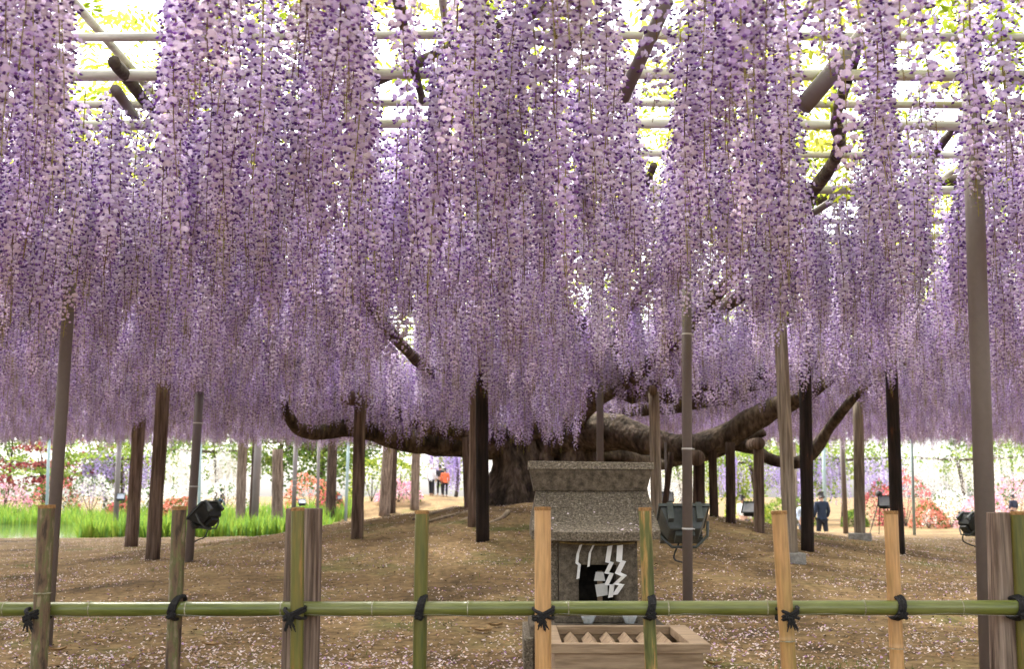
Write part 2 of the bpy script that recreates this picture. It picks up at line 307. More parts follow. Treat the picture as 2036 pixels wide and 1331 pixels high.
def lin(r, g_, b): return tuple(((c / 255) / 12.92 if c / 255 < .04045 else ((c / 255 + .055) / 1.055) ** 2.4) for c in (r, g_, b))
PALE = [np.array(lin(*c)) for c in ((224, 211, 237), (207, 187, 229), (246, 239, 249), (190, 163, 218), (228, 208, 232))]
DEEP = [np.array(lin(*c)) for c in ((102, 54, 142), (78, 36, 116), (126, 78, 164), (146, 100, 184), (138, 90, 170))]
STEM = [np.array(lin(*c)) for c in ((164, 156, 84), (138, 118, 72), (120, 98, 66))]
def raceme_mesh(name, seed, nfl=112):
    r = random.Random(seed); V = []; F = []; C = []
    def add(vs, fs, cs):
        b = len(V); V.extend(tuple(q) for q in vs); F.extend(tuple(i + b for i in f) for f in fs); C.extend(tuple(c) for c in cs)
    sc_ = STEM[seed % 3]
    def rach(t):
        return Vector((.018 * math.sin(t * 5 + seed) * t, .018 * math.cos(t * 4 + seed * 2) * t, -t))
    n = 14; vs = []
    for i in range(n + 1):
        p = rach(i / n); rr = .0036 * (1 - .55 * i / n)
        for k in range(3):
            a = 2.094 * k; vs.append(p + Vector((rr * math.cos(a), rr * math.sin(a), 0)))
    add(vs, [(i * 3 + k, i * 3 + (k + 1) % 3, i * 3 + 3 + (k + 1) % 3, i * 3 + 3 + k) for i in range(n) for k in range(3)], [sc_] * len(vs))
    pale0 = r.choice(PALE); bare = r.uniform(.02, .12)
    for i in range(nfl):
        t = bare + (1 - bare - .01) * ((i + r.random()) / nfl)
        az = i * 2.39996 + r.uniform(-.5, .5)
        k = 1 - smooth(.72, 1.0, t) * .80           # size towards the tip
        o = Vector((math.cos(az), math.sin(az), 0)); s = Vector((-o.y, o.x, 0)); u = Vector((0, 0, 1))
        L_ = r.uniform(.026, .058) * (k * .8 + .2)
        p0 = rach(t); p1 = p0 + o * L_ + u * r.uniform(-.012, .010) * k
        q = p0.lerp(p1, .55) + u * .007 * k
        e = .0007
        add([p0 + u * e, p0 - u * e, q + u * e, q - u * e, p1 + u * e, p1 - u * e], [(0, 1, 3, 2), (2, 3, 5, 4)], [sc_] * 6)
        o2 = (o + s * r.uniform(-.7, .7) + u * r.uniform(-.5, .25)).normalized(); s2 = o2.cross(u).normalized(); u2 = s2.cross(o2).normalized()
        if k > .42:
            w_ = .0165 * k * r.uniform(.85, 1.2); hh = w_ * 1.0
            c0 = pale0 * r.uniform(.86, 1.1) * .6 + r.choice(PALE) * .4
            c1 = c0 * .62 + r.choice(DEEP) * .22 if r.random() < .72 else c0 * .86
            back = -o2 * .35 * w_
            ctr = p1 + u2 * hh * .35 + o2 * .0015
            ring = [(0, 1.32), (.80, .98), (1.0, .25), (.5, -.28), (-.5, -.28), (-1.0, .25), (-.8, .98)]
            vs = [ctr] + [p1 + s2 * (a * w_) + u2 * (b * hh) + back * (abs(a) * .9 + .25 * b) for a, b in ring]
            add(vs, [(0, 1 + j, 1 + (j + 1) % 7) for j in range(7)], [c0 * .97 + np.array([.03, .03, .0])] + [c0, c0 * .97, c0 * .95, c1, c1, c0 * .95, c0 * .97])
            dc = r.choice(DEEP) * r.uniform(.8, 1.25); kl = .0195 * k * r.uniform(.85, 1.15); kw = .0078 * k
            tip = p1 + o2 * kl - u2 * kl * .35
            lo_ = p1 + o2 * kl * .45 - u2 * kl * .62; to_ = p1 + o2 * kl * .5 + u2 * .0015
            pc = dc * .85 + c0 * .15
            add([p1, to_, tip, lo_, p1 + o2 * kl * .45 + s2 * kw - u2 * kl * .2, p1 + o2 * kl * .45 - s2 * kw - u2 * kl * .2],
                [(0, 4, 1), (1, 4, 2), (2, 4, 3), (3, 4, 0), (0, 1, 5), (1, 2, 5), (2, 3, 5), (3, 0, 5)], [pc, pc, dc, dc, pc, pc])
        else:
            b_ = .0085 * (k + .25); dc = r.choice(DEEP) * .5 + sc_ * .5 if t > .93 else r.choice(DEEP) * .8 + pale0 * .2
            tip = p1 + o2 * b_ * 1.3 - u2 * b_
            add([p1, p1 + s2 * b_ * .5 + o2 * b_ * .5, tip, p1 - s2 * b_ * .5 + o2 * b_ * .5, p1 + u2 * b_ * .4 + o2 * b_ * .5], [(0, 1, 4), (1, 2, 4), (2, 3, 4), (3, 0, 4), (0, 3, 2, 1)], [dc] * 5)
    me = bpy.data.meshes.new(name); me.from_pydata(V, [], F); me.update()
    a = me.color_attributes.new('Col', 'FLOAT_COLOR', 'POINT')
    cc = np.ones((len(V), 4), np.float32); cc[:, :3] = np.clip(np.array(C), 0, 1); a.data.foreach_set('color', cc.ravel())
    me.materials.append(M['raceme']); return me
RM = [raceme_mesh('raceme', s, 108 + 10 * (s % 3)) for s in range(7)]

def instancer(name, pts, idx, rot, scl, meshes, parent):
    src = bpy.data.collections.new(name + '_source')
    for i, me in enumerate(meshes):
        o = bpy.data.objects.new('%s_source_%02d' % (name, i), me); src.objects.link(o)
    me = bpy.data.meshes.new(name); loc = wloc(parent) if parent else Vector((0, 0, 0))
    me.from_pydata([tuple(Vector(p) - loc) for p in pts], [], [])
    a = me.attributes.new('idx', 'INT', 'POINT'); a.data.foreach_set('value', np.array(idx, np.int32))
    a = me.attributes.new('rot', 'FLOAT_VECTOR', 'POINT'); a.data.foreach_set('vector', np.array(rot, np.float32).ravel())
    a = me.attributes.new('scl', 'FLOAT_VECTOR', 'POINT'); a.data.foreach_set('vector', np.array(scl, np.float32).ravel())
    o = bpy.data.objects.new(name, me); col.objects.link(o); o.parent = parent
    ng = bpy.data.node_groups.new(name + '_scatter', 'GeometryNodeTree')
    ng.interface.new_socket('Geometry', in_out='INPUT', socket_type='NodeSocketGeometry'); ng.interface.new_socket('Geometry', in_out='OUTPUT', socket_type='NodeSocketGeometry')
    N = ng.nodes; L = ng.links
    gi = N.new('NodeGroupInput'); go = N.new('NodeGroupOutput'); ip = N.new('GeometryNodeInstanceOnPoints'); ci = N.new('GeometryNodeCollectionInfo')
    ci.inputs['Collection'].default_value = src; ci.inputs['Separate Children'].default_value = True; ci.inputs['Reset Children'].default_value = True
    L.new(gi.outputs[0], ip.inputs['Points']); L.new(ci.outputs[0], ip.inputs['Instance']); ip.inputs['Pick Instance'].default_value = True
    for nm, ty, sock in (('idx', 'INT', 'Instance Index'), ('rot', 'FLOAT_VECTOR', 'Rotation'), ('scl', 'FLOAT_VECTOR', 'Scale')):
        na = N.new('GeometryNodeInputNamedAttribute'); na.data_type = ty; na.inputs['Name'].default_value = nm
        L.new([s for s in na.outputs if s.enabled][0], ip.inputs[sock])
    L.new(ip.outputs[0], go.inputs[0])
    md = o.modifiers.new('scatter', 'NODES'); md.node_group = ng
    return o

# density of the flower canopy: strings hang below the trellis, in clumps, with clearings
rr = random.Random(21)
CLEAR = []      # (centre x, centre y, length along the line, half width, direction x, direction y)
def clearing(px, py0, py1, hw, z0=2.2, z1=3.0):
    a = PZ(px, py0, z0); b = PZ(px, py1, z1)
    CLEAR.append((a, b, hw * .85))
clearing(800, 130, 60, .16); clearing(800, 290, 215, .13); clearing(240, 190, 90, .20); clearing(1280, 90, 40, .13)
clearing(1450, 640, 560, .22); clearing(1250, 660, 560, .28); clearing(1650, 400, 330, .20); clearing(1640, 130, 60, .14); clearing(1850, 430, 340, .10)
clearing(1560, 690, 600, .2); clearing(1150, 640, 560, .16); clearing(1340, 250, 170, .12); clearing(1830, 640, 540, .15); clearing(800, 690, 640, .16)
def in_clear(x, y):
    for a, b, hw in CLEAR:
        dx, dy = b.x - a.x, b.y - a.y; t = max(-.15, min(1.1, ((x - a.x) * dx + (y - a.y) * dy) / (dx * dx + dy * dy)))
        if math.hypot(x - a.x - t * dx, y - a.y - t * dy) < hw: return True
    return False
CLEAR.append((Vector((2.7 * .437, 2.7, 3)), Vector((5.35 * .435, 5.35, 3)), .13))
rac = [(P(1942, 205, 4.6).x, 4.6, 3.22, 3.22 - P(1942, 205, 4.6).z)]
Y = 2.7
while Y < 27:
    step = 0.186 if Y < 9 else (0.195 if Y < 16 else .21)
    hw = .54 * Y + 3.2; x = -hw
    while x < hw:
        px_ = x + rr.uniform(-.5, .5) * step * 1.5; py_ = Y + rr.uniform(-.5, .5) * step * 1.5
        x += step
        d = noise.noise(Vector((px_ * 1.3, py_ * .45, 3))) + .6 * noise.noise(Vector((px_ * 3.1, py_ * 1.3, 9)))
        lx = smooth(1.5, 5, px_ / max(py_, 3) * 10)            # the right-hand side is thinner
        if d < -.92 + .30 * lx or rr.random() < .04 + .14 * lx: continue
        if 1.2 < px_ < 6.5 and 7.5 < py_ < 15 and rr.random() < .22: continue
        if in_clear(px_, py_) and rr.random() > .10: continue
        rt = math.hypot(px_ - TREE.x, py_ - TREE.y)
        if rt < 1.0: continue
        top = 2.98 + rr.uniform(-.08, .12); L_ = rr.gauss(.86, .10) + .05 * noise.noise(Vector((px_ * .8, py_ * .8, 1)))
        if px_ > .9 and rt < 8: L_ = L_ * .93 - .10 * rr.random() + (.18 if rr.random() < .12 else 0)
        elif 1.0 < rt < 6.5: top -= .40 * (1 - rt / 6.5) ; L_ += .30 * (1 - rt / 6.5) * rr.random() + .05
        if py_ < 4.2: L_ *= .9 + .0 * py_
        L_ = max(.5, min(1.22, L_))
        rac.append((px_, py_, top, L_))
    Y += step
def seen(p):
    x, y, t, L_ = p
    if y < 1: return 0
    u = x / y
    if abs(u) > .51: return 0
    # visible height in the frame (upper frame edge is about 25 degrees up)
    zt = .96 + y * math.tan(R(25)); bot = t - L_; vis = min(t, zt) - bot
    return max(0, vis) / (y * y) if vis > .12 else 0
order = sorted(range(len(rac)), key=lambda i: -seen(rac[i]))
near = set(order[:300])
for i in order[:300]:
    x, y, t, L_ = rac[i]
    o = bpy.data.objects.new('raceme', RM[rr.randrange(len(RM))]); col.objects.link(o); o.parent = tree
    o.location = Vector((x, y, t)) - TREE; o.rotation_euler = (rr.uniform(-.03, .03), rr.uniform(-.03, .03), rr.uniform(0, 6.28)); ws = rr.uniform(.95, 1.2); o.scale = (ws, ws, L_)
rest = [rac[i] for i in range(len(rac)) if i not in near]
o = instancer('raceme_mass', [(x, y, t) for x, y, t, L_ in rest], [rr.randrange(len(RM)) for _ in rest],
              [(rr.uniform(-.03, .03), rr.uniform(-.03, .03), rr.uniform(0, 6.28)) for _ in rest],
              [(lambda q: (q, q, L_))(rr.uniform(.95, 1.25)) for x, y, t, L_ in rest], RM, tree)
props(o, kind='stuff', label='dense purple flower strings of the farther canopy')
def leaf_mesh(seed):
    r = random.Random(seed); V = []; F = []; C = []
    g0 = np.array([(.42, .46, .05), (.50, .50, .08), (.34, .42, .05)][seed % 3])
    for k in range(r.choice((2, 3))):                  # a few pinnate leaves
        a = r.uniform(0, 6.28); d = Vector((math.cos(a), math.sin(a), r.uniform(-.5, .2))).normalized(); s = d.cross(Vector((0, 0, 1))).normalized()
        L_ = r.uniform(.16, .26); n = 6
        for i in range(n):
            p = d * (L_ * (i + 1) / n) - Vector((0, 0, .05 * ((i + 1) / n) ** 2))
            for sg in (-1, 1):
                dr = (s * sg + d * .5 - Vector((0, 0, r.uniform(.1, .6)))).normalized(); l2 = r.uniform(.045, .07); wd = d * .013
                b = len(V); q = p + dr * l2
                V.extend([tuple(p), tuple(p.lerp(q, .45) + wd), tuple(q), tuple(p.lerp(q, .45) - wd)]); F.append((b, b + 1, b + 2, b + 3))
                C.extend([tuple(g0 * r.uniform(.75, 1.25))] * 4)
    me = bpy.data.meshes.new('leaf_spray'); me.from_pydata(V, [], F); me.update()
    at = me.color_attributes.new('Col', 'FLOAT_COLOR', 'POINT'); cc = np.ones((len(V), 4), np.float32); cc[:, :3] = C; at.data.foreach_set('color', cc.ravel())
    me.materials.append(M['leaf']); return me
LM = [leaf_mesh(s) for s in range(6)]
lp = []
for _ in range(34000):
    y = -3 + 31 * rr.random() ** .62; hw = .54 * abs(y) + 5; x = rr.uniform(-hw, hw)
    if noise.noise(Vector((x * .9, y * .9, 7))) > -.08: lp.append((x, y, 3.08 + rr.random() ** 1.5 * .55))
o = instancer('leaf_canopy', lp, [rr.randrange(6) for _ in lp], [(rr.uniform(-.4, .4), rr.uniform(-.4, .4), rr.uniform(0, 6.28)) for _ in lp], [(rr.uniform(.8, 1.3),) * 3 for _ in lp], LM, tree)
props(o, kind='stuff', label='young yellow green leaves above the trellis')

# ------------------------------------------------------------------ trellis
tre = thing('trellis', (0, 15, 3.0), 'pale pole trellis carrying the wisteria canopy overhead', 'trellis')
def pole_mesh(L_, r, axis_):
    b = MB(); n = 24
    b.tube([Vector((-L_ / 2 + L_ * i / n, 0, .01 * math.sin(i * 1.7))) if axis_ == 'x' else Vector((0, -L_ / 2 + L_ * i / n, .01 * math.sin(i * 1.3))) for i in range(n + 1)], r, 8, .08, 3)
    me = bpy.data.meshes.new('pole'); me.from_pydata(b.v, [], b.f); me.update(); me.polygons.foreach_set('use_smooth', [True] * len(me.polygons)); me.materials.append(M['pale_bamboo']); return me
def trellis_pole(me, loc):
    o = bpy.data.objects.new('pole', me); col.objects.link(o); o.parent = tre; o.location = Vector(loc) - Vector((0, 15, 3.0))
pmt, pmm = pole_mesh(34, .021, 'x'), pole_mesh(34, .029, 'x')
ys = [PZ(1018, py, 3.0).y for py in (700, 465, 370, 240, 140)]
yy = 3.0
while yy < 27:
    if all(abs(yy - q) > .3 for q in ys): trellis_pole(pmt, (0, yy, 3.0 + rr.uniform(-.02, .02)))
    yy += .85
for q in ys: trellis_pole(pmm, (0, q, 2.98))
pl1 = pole_mesh(25, .02, 'y')
xx = -15.0
while xx < 15.5:
    trellis_pole(pl1, (xx + .3, 14.9, 3.075)); xx += 1.6

# ------------------------------------------------------------------ wooden posts and metal poles
def post(name, top, base, wpx, mkey, label, cat='post', log=None, foot=False, extra=None, zmin=None):
    b = G(*base); t = P(top[0], top[1], b.y)
    if top[1] < 800 and not log and (t - b).z > .5: t = b + (t - b) * ((2.93 - b.z) / (t.z - b.z))
    th = thing(name, b, label, cat)
    r = wpx / 2 * b.y / FPX; bb = b - (t - b).normalized() * .1
    n = 10; pts = [bb.lerp(t, i / n) for i in range(n + 1)]
    MB().tube(pts, [r * (1.04 - .07 * i / n) for i in range(n + 1)], 14, .09, 4).build('shaft', M[mkey], th, smooth_=True)
    if log:
        lx, lz, lr = log
        c = t + Vector((0, 0, lz))
        MB().tube([c + Vector((-lx * .5, -.30, 0)), c + Vector((-lx * .1, 0, .01)), c + Vector((lx * .08, .45, .02))], lr, 14, .10, 3).build('crossbeam', M['brown_wood'], th, smooth_=True)
    if foot:
        MB().box(b + Vector((-r * 1.7, -r * 1.7, -.1)), b + Vector((r * 1.7, r * 1.7, .09))).build('footing', M['concrete'], th, bevel=.01)
    return th
B = 'brown_wood'; GW = 'grey_wood'; CW = 'char_wood'; DW = 'dark_wood'
post('wooden_post', (331, 680), (303, 1112), 27, B, 'tall leaning brown log post beside the grey pole with the big floodlight')
post('wooden_post', (283, 740), (261, 1088), 25, B, 'dark brown leaning log post next to small floodlight pole by the irises')
post('wooden_post', (553, 740), (551, 1054), 22, B, 'tall brown log post standing beside flat rock at pond edge')
post('wooden_post', (485, 800), (477, 1060), 19, B, 'brown log post just left of the slim grey pole by pink ground flowers')
post('wooden_post', (512, 800), (499, 1057), 12, DW, 'thin dark log post touching a slim grey pole by the pond')
post('wooden_post', (662, 862), (657, 1037), 20, DW, 'dark log post under the curved limb with a floodlight at its side', log=(.16, .05, .10))
post('wooden_post', (716, 800), (710, 1070), 24, B, 'cracked brown log post topped by a short round beam', log=(.22, .03, .09))
post('wooden_post', (772, 880), (764, 1026), 22, B, 'stout brown log post carrying a knobbly log under the left limb', log=(.1, .04, .12))
post('wooden_post', (784, 870), (779, 1020), 15, DW, 'dark log post close behind a stout brown one under the left limb')
post('wooden_post', (828, 870), (824, 1014), 17, B, 'slim brown log post beside the strolling people')
post('wooden_post', (925, 870), (930, 1010), 14, B, 'reddish brown log post left of the wisteria trunk')
post('wooden_post', (943, 770), (938, 1050), 16, B, 'weathered brown log post half hidden behind a charred black post')
post('wooden_post', (958, 760), (960, 1078), 25, CW, 'charred black post with rusty knots in front of the trunk')
post('wooden_post', (1300, 780), (1307, 1066), 22, GW, 'pale grey wooden post right behind the stone shrine', log=(.10, .0, .05))
post('wooden_post', (1390, 920), (1389, 1030), 24, DW, 'black log post holding a round log behind the floodlight pole', log=(.2, .05, .11))
post('wooden_post', (1416, 880), (1420, 1030), 17, DW, 'slim dark log post under the right limb')
post('wooden_post', (1452, 880), (1453, 1042), 19, DW, 'dark brown log post under the middle of the right limb')
post('wooden_post', (1508, 888), (1510, 1058), 21, B, 'brown log post with blackened foot and a round log on top', log=(.12, .02, .075))
post('wooden_post', (1550, 620), (1574, 1118), 27, GW, 'tall pale grey post on a concrete foot with a knot', foot=True)
post('wooden_post', (1601, 770), (1606, 1096), 25, CW, 'charred black post with orange burn marks')
post('wooden_post', (1772, 730), (1786, 1102), 25, CW, 'leaning charred black post beside the camera tripod')
post('wooden_post', (1706, 800), (1710, 1074), 21, GW, 'grey log post standing on a square concrete footing', foot=True)
post('wooden_post', (1576, 880), (1580, 1046), 14, GW, 'slim grey post on concrete block behind the tall pale post', foot=True)
post('wooden_post', (1335, 900), (1318, 1040), 12, DW, 'dark post between shrine and floodlight pole')

def mpole(top, base, wpx, mkey, label, Yd=None, ties=(), ext=None):
    b = G(*base) if Yd is None else P(base[0], base[1], Yd)
    t = P(top[0], top[1], b.y)
    if Yd is not None:      # run the line down to the soil
        dv = (b - t); k = (h(b.x, b.y) - .05 - t.z) / dv.z; b = t + dv * k
    if ext: t = b.lerp(t, ext)
    th = thing('metal_pole', b, label, 'pole'); r = wpx / 2 * b.y / FPX
    MB().tube([b - Vector((0, 0, .1)), b.lerp(t, .5), t], r, 20).build('shaft', M[mkey], th, smooth_=True)
    dirv = (t - b).normalized()
    for ty in ties:
        f = (base[1] - ty) / (base[1] - top[1]) if Yd is None else None
        c = P(top[0] + (base[0] - top[0]) * (ty - top[1]) / (base[1] - top[1]), ty, b.y)
        k = MB().tube([c - dirv * .006, c + dirv * .006], r * 1.07, 20); k.tube([c + Vector((r, -.01, 0)), c + Vector((r + .016, -.012, -.004))], .005, 6)
        k.build('cable_tie', M['tie'], th)
    return th, b, t, r
PB = mpole((1925, -20), (1966, 1290), 38, 'pipe', 'thick grey brown steel pole beside the wooden fence post', 5.3, ext=1.1)
mpole((142, 520), (97, 1190), 24, 'pipe', 'leaning grey brown steel pole behind the weathered bamboo post', 7.0, ext=1.4)
PM = mpole((1365, 540), (1367, 1214), 20, 'pipe', 'upright steel pole with white cable ties and black floodlight', None, (665, 893, 1052), ext=1.25)
mpole((1193, 690), (1193, 1044), 14, 'pipe', 'slim steel pole rising behind the stone shrine')
PL = mpole((397, 780), (375, 1118), 17, 'pipe', 'leaning steel pole carrying the big tilted floodlight', None, (842, 968))
PS = mpole((238, 860), (229, 1064), 10, 'pipe', 'thin steel pole with a small floodlight by the iris bed')
mpole((517, 800), (505, 1057), 15, 'pipe', 'slim grey pole standing by the pink ground flowers')
P9 = mpole((589, 860), (583, 1046), 9, 'pipe', 'thin grey pole with two ties behind the upright floodlight', None, (955, 967))
mpole((634, 870), (631, 1044), 6, 'pipe', 'very thin brown pole before the green tree')
mpole((98, 870), (91, 1070), 6, 'teal_pipe', 'thin pale teal pole rising by the pond at the leaning steel pole')
mpole((399, 870), (394, 1068), 6, 'teal_pipe', 'thin pale teal pole behind the big tilted floodlight')
mpole((693, 880), (687, 1037), 6, 'teal_pipe', 'thin pale teal pole beside the yellow green bush')
mpole((1672, 830), (1682, 1062), 10, 'pipe', 'slim grey pole between charred post and footed post')
mpole((1637, 870), (1641, 1050), 7, 'teal_pipe', 'thin pale pole beside the person in navy')
mpole((1812, 860), (1818, 1064), 6, 'teal_pipe', 'thin pale pole in front of the red azalea')
P15 = mpole((1323, 880), (1325, 1030), 5, 'pipe', 'very thin pole with a small floodlight behind the shrine')
# diagonal steel braces under the trellis
def brace(a, b, za, zb, r, label):
    p, q = PZ(a[0], a[1], za), PZ(b[0], b[1], zb)
    o = MB().tube([p, p.lerp(q, .5), q], r, 12).build('steel_brace', M['pipe'], None, origin=p, smooth_=True); props(o, label, 'brace')
brace((1190, 706), (1297, 550), 2.72, 2.94, .045, 'grey diagonal steel brace atop the slim pole behind the shrine')
brace((1400, 650), (1476, 570), 2.8, 2.94, .03, 'thin diagonal brace in the gap beside the cable tied pole')
brace((1596, 212), (1716, 72), 2.62, 2.94, .04, 'thick pale diagonal brace near the thick steel pole')
brace((1238, 196), (1326, 0), 2.68, 2.94, .03, 'slim diagonal brace in a bright gap of the flowers')
brace((1610, 428), (1660, 396), 2.86, 2.93, .025, 'short thin brace in the gap below a dark branch')
brace((230, 178), (266, 228), 2.80, 2.93, .025, 'dark thin brace in the bright gap above the leaning pole')

# ------------------------------------------------------------------ floodlights
def floodlight(c, aim, s, label, bodymat='black_metal', mount=None, fins=6):
    c = Vector(c); th = thing('floodlight', c, label, 'floodlight', 'floodlights lighting the wisteria')
    q = Vector(aim).to_track_quat('Z', 'X').to_matrix().to_4x4()
    # keep the lamp's broad side level
    z = Vector(aim).normalized(); x = Vector((0, 0, 1)).cross(z).normalized(); y = z.cross(x)
    T = Matrix.Translation(c) @ Matrix(((x.x, y.x, z.x, 0), (x.y, y.y, z.y, 0), (x.z, y.z, z.z, 0), (0, 0, 0, 1)))
    V = lambda a, b, d: T @ Vector((a * s, b * s, d * s))
    m = MB()
    fr = [V(-.5, -.4, .2), V(.5, -.4, .2), V(.5, .4, .2), V(-.5, .4, .2)]; bk = [V(-.32, -.22, -.22), V(.32, -.22, -.22), V(.32, .22, -.22), V(-.32, .22, -.22)]
    m.prism(bk, fr); m.build('housing', M[bodymat], th, bevel=.008 * s / .35)
    k = MB(); k.box((-.53 * s, -.43 * s, .203 * s), (.53 * s, -.36 * s, .27 * s), T); k.box((-.53 * s, .36 * s, .203 * s), (.53 * s, .43 * s, .27 * s), T)
    k.box((-.53 * s, -.36 * s, .203 * s), (-.46 * s, .36 * s, .27 * s), T); k.box((.46 * s, -.36 * s, .203 * s), (.53 * s, .36 * s, .27 * s), T); k.build('frame', M[bodymat], th)
    MB().box((-.46 * s, -.36 * s, .21 * s), (.46 * s, .36 * s, .235 * s), T).build('glass', M['lamp_glass'], th)
    for i in range(fins):
        e = -.36 + .12 * i
        MB().box((-.45 * s, -.46 * s - .0 * i, (-.16 + .06 * i) * s), (.45 * s, -.30 * s, (-.14 + .06 * i) * s), T).build('fin', M[bodymat], th)
    for sx in (-.3, .3):
        MB().box(((sx - .06) * s, .3 * s, -.1 * s), ((sx + .06) * s, .44 * s, .3 * s), T).build('clip', M['grey_metal'], th)
    MB().box((-.2 * s, -.16 * s, -.34 * s), (.2 * s, .16 * s, -.223 * s), T).build('gear_box', M[bodymat], th, bevel=.006)
    u = MB(); u.tube([V(-.53, 0, .1), V(-.5, -.08, -.2), V(-.25, -.16, -.42), V(.25, -.16, -.42), V(.5, -.08, -.2), V(.53, 0, .1)], .011 * s / .35, 6); u.build('bracket', M['grey_metal'], th)
    if mount is not None:
        mp = Vector(mount); a = V(0, -.16, -.42)
        MB().tube([a, a.lerp(mp, .5), mp], .018, 8).build('arm', M['grey_metal'], th)
        MB().tube(spline([V(.1, -.1, -.34), V(.2, -.4, -.55), a.lerp(mp, .6) - Vector((0, 0, .14)), mp - Vector((0, 0, .2))], 5), .007, 6).build('cable', M['black_metal'], th)
    return th
def onpole(pl, py, off=(0, 0, 0)):
    th, b, t, r = pl; f = None
    lo_, hi_ = 0.0, 1.0
    for _ in range(30):
        f = (lo_ + hi_) / 2; p = b.lerp(t, f); d = p - EYE
        yy_ = CY - FPX * (d.dot(_U) / d.dot(_F))
        if yy_ > py: lo_ = f
        else: hi_ = f
    return b.lerp(t, f) + Vector(off)
m_ = onpole(PM, 1080); floodlight(P(1358, 1046, m_.y + .26), (0, .55, .83), .36, 'black finned floodlight strapped to the cable tied steel pole', 'grey_metal', m_)
m_ = onpole(PL, 1046); floodlight(P(413, 1026, m_.y + .05), (-.62, .25, .74), .34, 'big tilted black floodlight beside the bamboo fence post', 'black_metal', m_)
m_ = P(1962, 1062, 11.5); stake = thing('lamp_stake', Vector((m_.x, m_.y, h(m_.x, m_.y))), 'short steel stake behind the thick steel pole', 'stake')
MB().tube([Vector((m_.x, m_.y, h(m_.x, m_.y) - .05)), m_], .02, 8).build('shaft', M['pipe'], stake)
floodlight(P(1928, 1044, 11.5), (.75, .2, .63), .26, 'black finned floodlight peeking out behind the thick steel pole', 'black_metal', m_)
m_ = onpole(PS, 1000); floodlight(P(241, 989, m_.y - .1), (.1, -.85, .4), .30, 'small floodlight facing out on a thin pole by the irises', 'black_metal', m_, 4)
m_ = onpole(P9, 1012); floodlight(P(600, 1000, m_.y - .2), (.25, -.6, .65), .34, 'upturned floodlight behind the fence post with split bamboo', 'black_metal', m_, 4)
wp = G(657, 1037); floodlight(P(675, 990, wp.y - .05), (.45, -.85, .2), .22, 'small floodlight fixed to the dark post under the curved limb', 'black_metal', P(660, 1003, wp.y - .08), 4)
m_ = onpole(P15, 1010); floodlight(P(1325, 992, m_.y - .1), (0, -.8, .45), .17, 'tiny bright floodlight behind the shrine roof', 'black_metal', m_, 4)
wp = G(1510, 1058); floodlight(P(1493, 1013, wp.y + .15), (-.5, -.7, .5), .19, 'small floodlight leaning from the post with blackened foot', 'black_metal', P(1507, 1030, wp.y), 4)
wp = G(1786, 1102); floodlight(P(1760, 999, wp.y + .3), (-.2, -.9, .3), .16, 'small pale faced floodlight on the leaning charred post', 'black_metal', P(1780, 1010, wp.y + .06), 4)

# ------------------------------------------------------------------ bamboo fence
FY = 4.7
fence = thing('bamboo_fence', P(1018, 1331, FY) * 1.0, 'green bamboo rail fence with tan and green upright canes', 'fence')
fence.location.z = 0
def culm(a, b, r, nodes_t, n=20, hollow=True):
    a, b = Vector(a), Vector(b); L_ = (b - a).length; ts = {0.0: 1, 1.0: 1}
    prof = []
    cur = sorted(nodes_t)
    tset = [(0, 1.0)]
    for q in cur:
        e = .006 / L_; tset += [(q - 4 * e, .985), (q - e, 1.0), (q - .3 * e, 1.055), (q, .99), (q + .3 * e, 1.07), (q + 1.2 * e, 1.0), (q + 4 * e, .99)]
    tset += [(1, 1.0)]; tset = sorted(t for t in tset if 0 <= t[0] <= 1)
    m = MB(); m.tube([a.lerp(b, t) for t, _ in tset], [r * k for _, k in tset], n, .02, 6, cap=False)
    if hollow:
        d = (b - a).normalized()
        m.tube([b + d * .0001, b + d * .0002, b - d * .02], [r, r * .8, r * .78], n)
    else:
        m.tube([b, b + (b - a).normalized() * .001], [r, r * .5], n)
    return m
r_rail = 14.2 * FY / FPX
ra, rb = P(-160, 1213, FY), P(2200, 1209, FY)
npx = [-30, 10, 180, 371, 560, 741, 930, 1130, 1328, 1524, 1717, 1911, 2100]
rail = culm(ra, rb, r_rail, [(q + 160) / 2360 for q in npx]).build('rail', M['bamboo_rail'], fence, smooth_=True)
M['node_ring'] = mat('node_ring', [(.16, .13, .07), (.42, .40, .30)], .8, (40, 40, 40), .5)
M['cut_rim'] = mat('cut_rim', [(.20, .10, .035), (.40, .22, .09)], .8, (60, 60, 60), .5)
def node_ring(par, a, b, t, r, key='node_ring', w_=.0035):
    a, b = Vector(a), Vector(b); d = (b - a).normalized(); c = a.lerp(b, t)
    MB().tube([c - d * w_, c - d * w_ * .3, c + d * w_ * .3, c + d * w_], [r * 1.02, r * 1.085, r * 1.085, r * 1.02], 20, .04, 40).build('node_ring' if key == 'node_ring' else 'cut_rim', M[key], par, smooth_=True)
for q in npx: node_ring(rail, ra, rb, (q + 160) / 2360, r_rail)
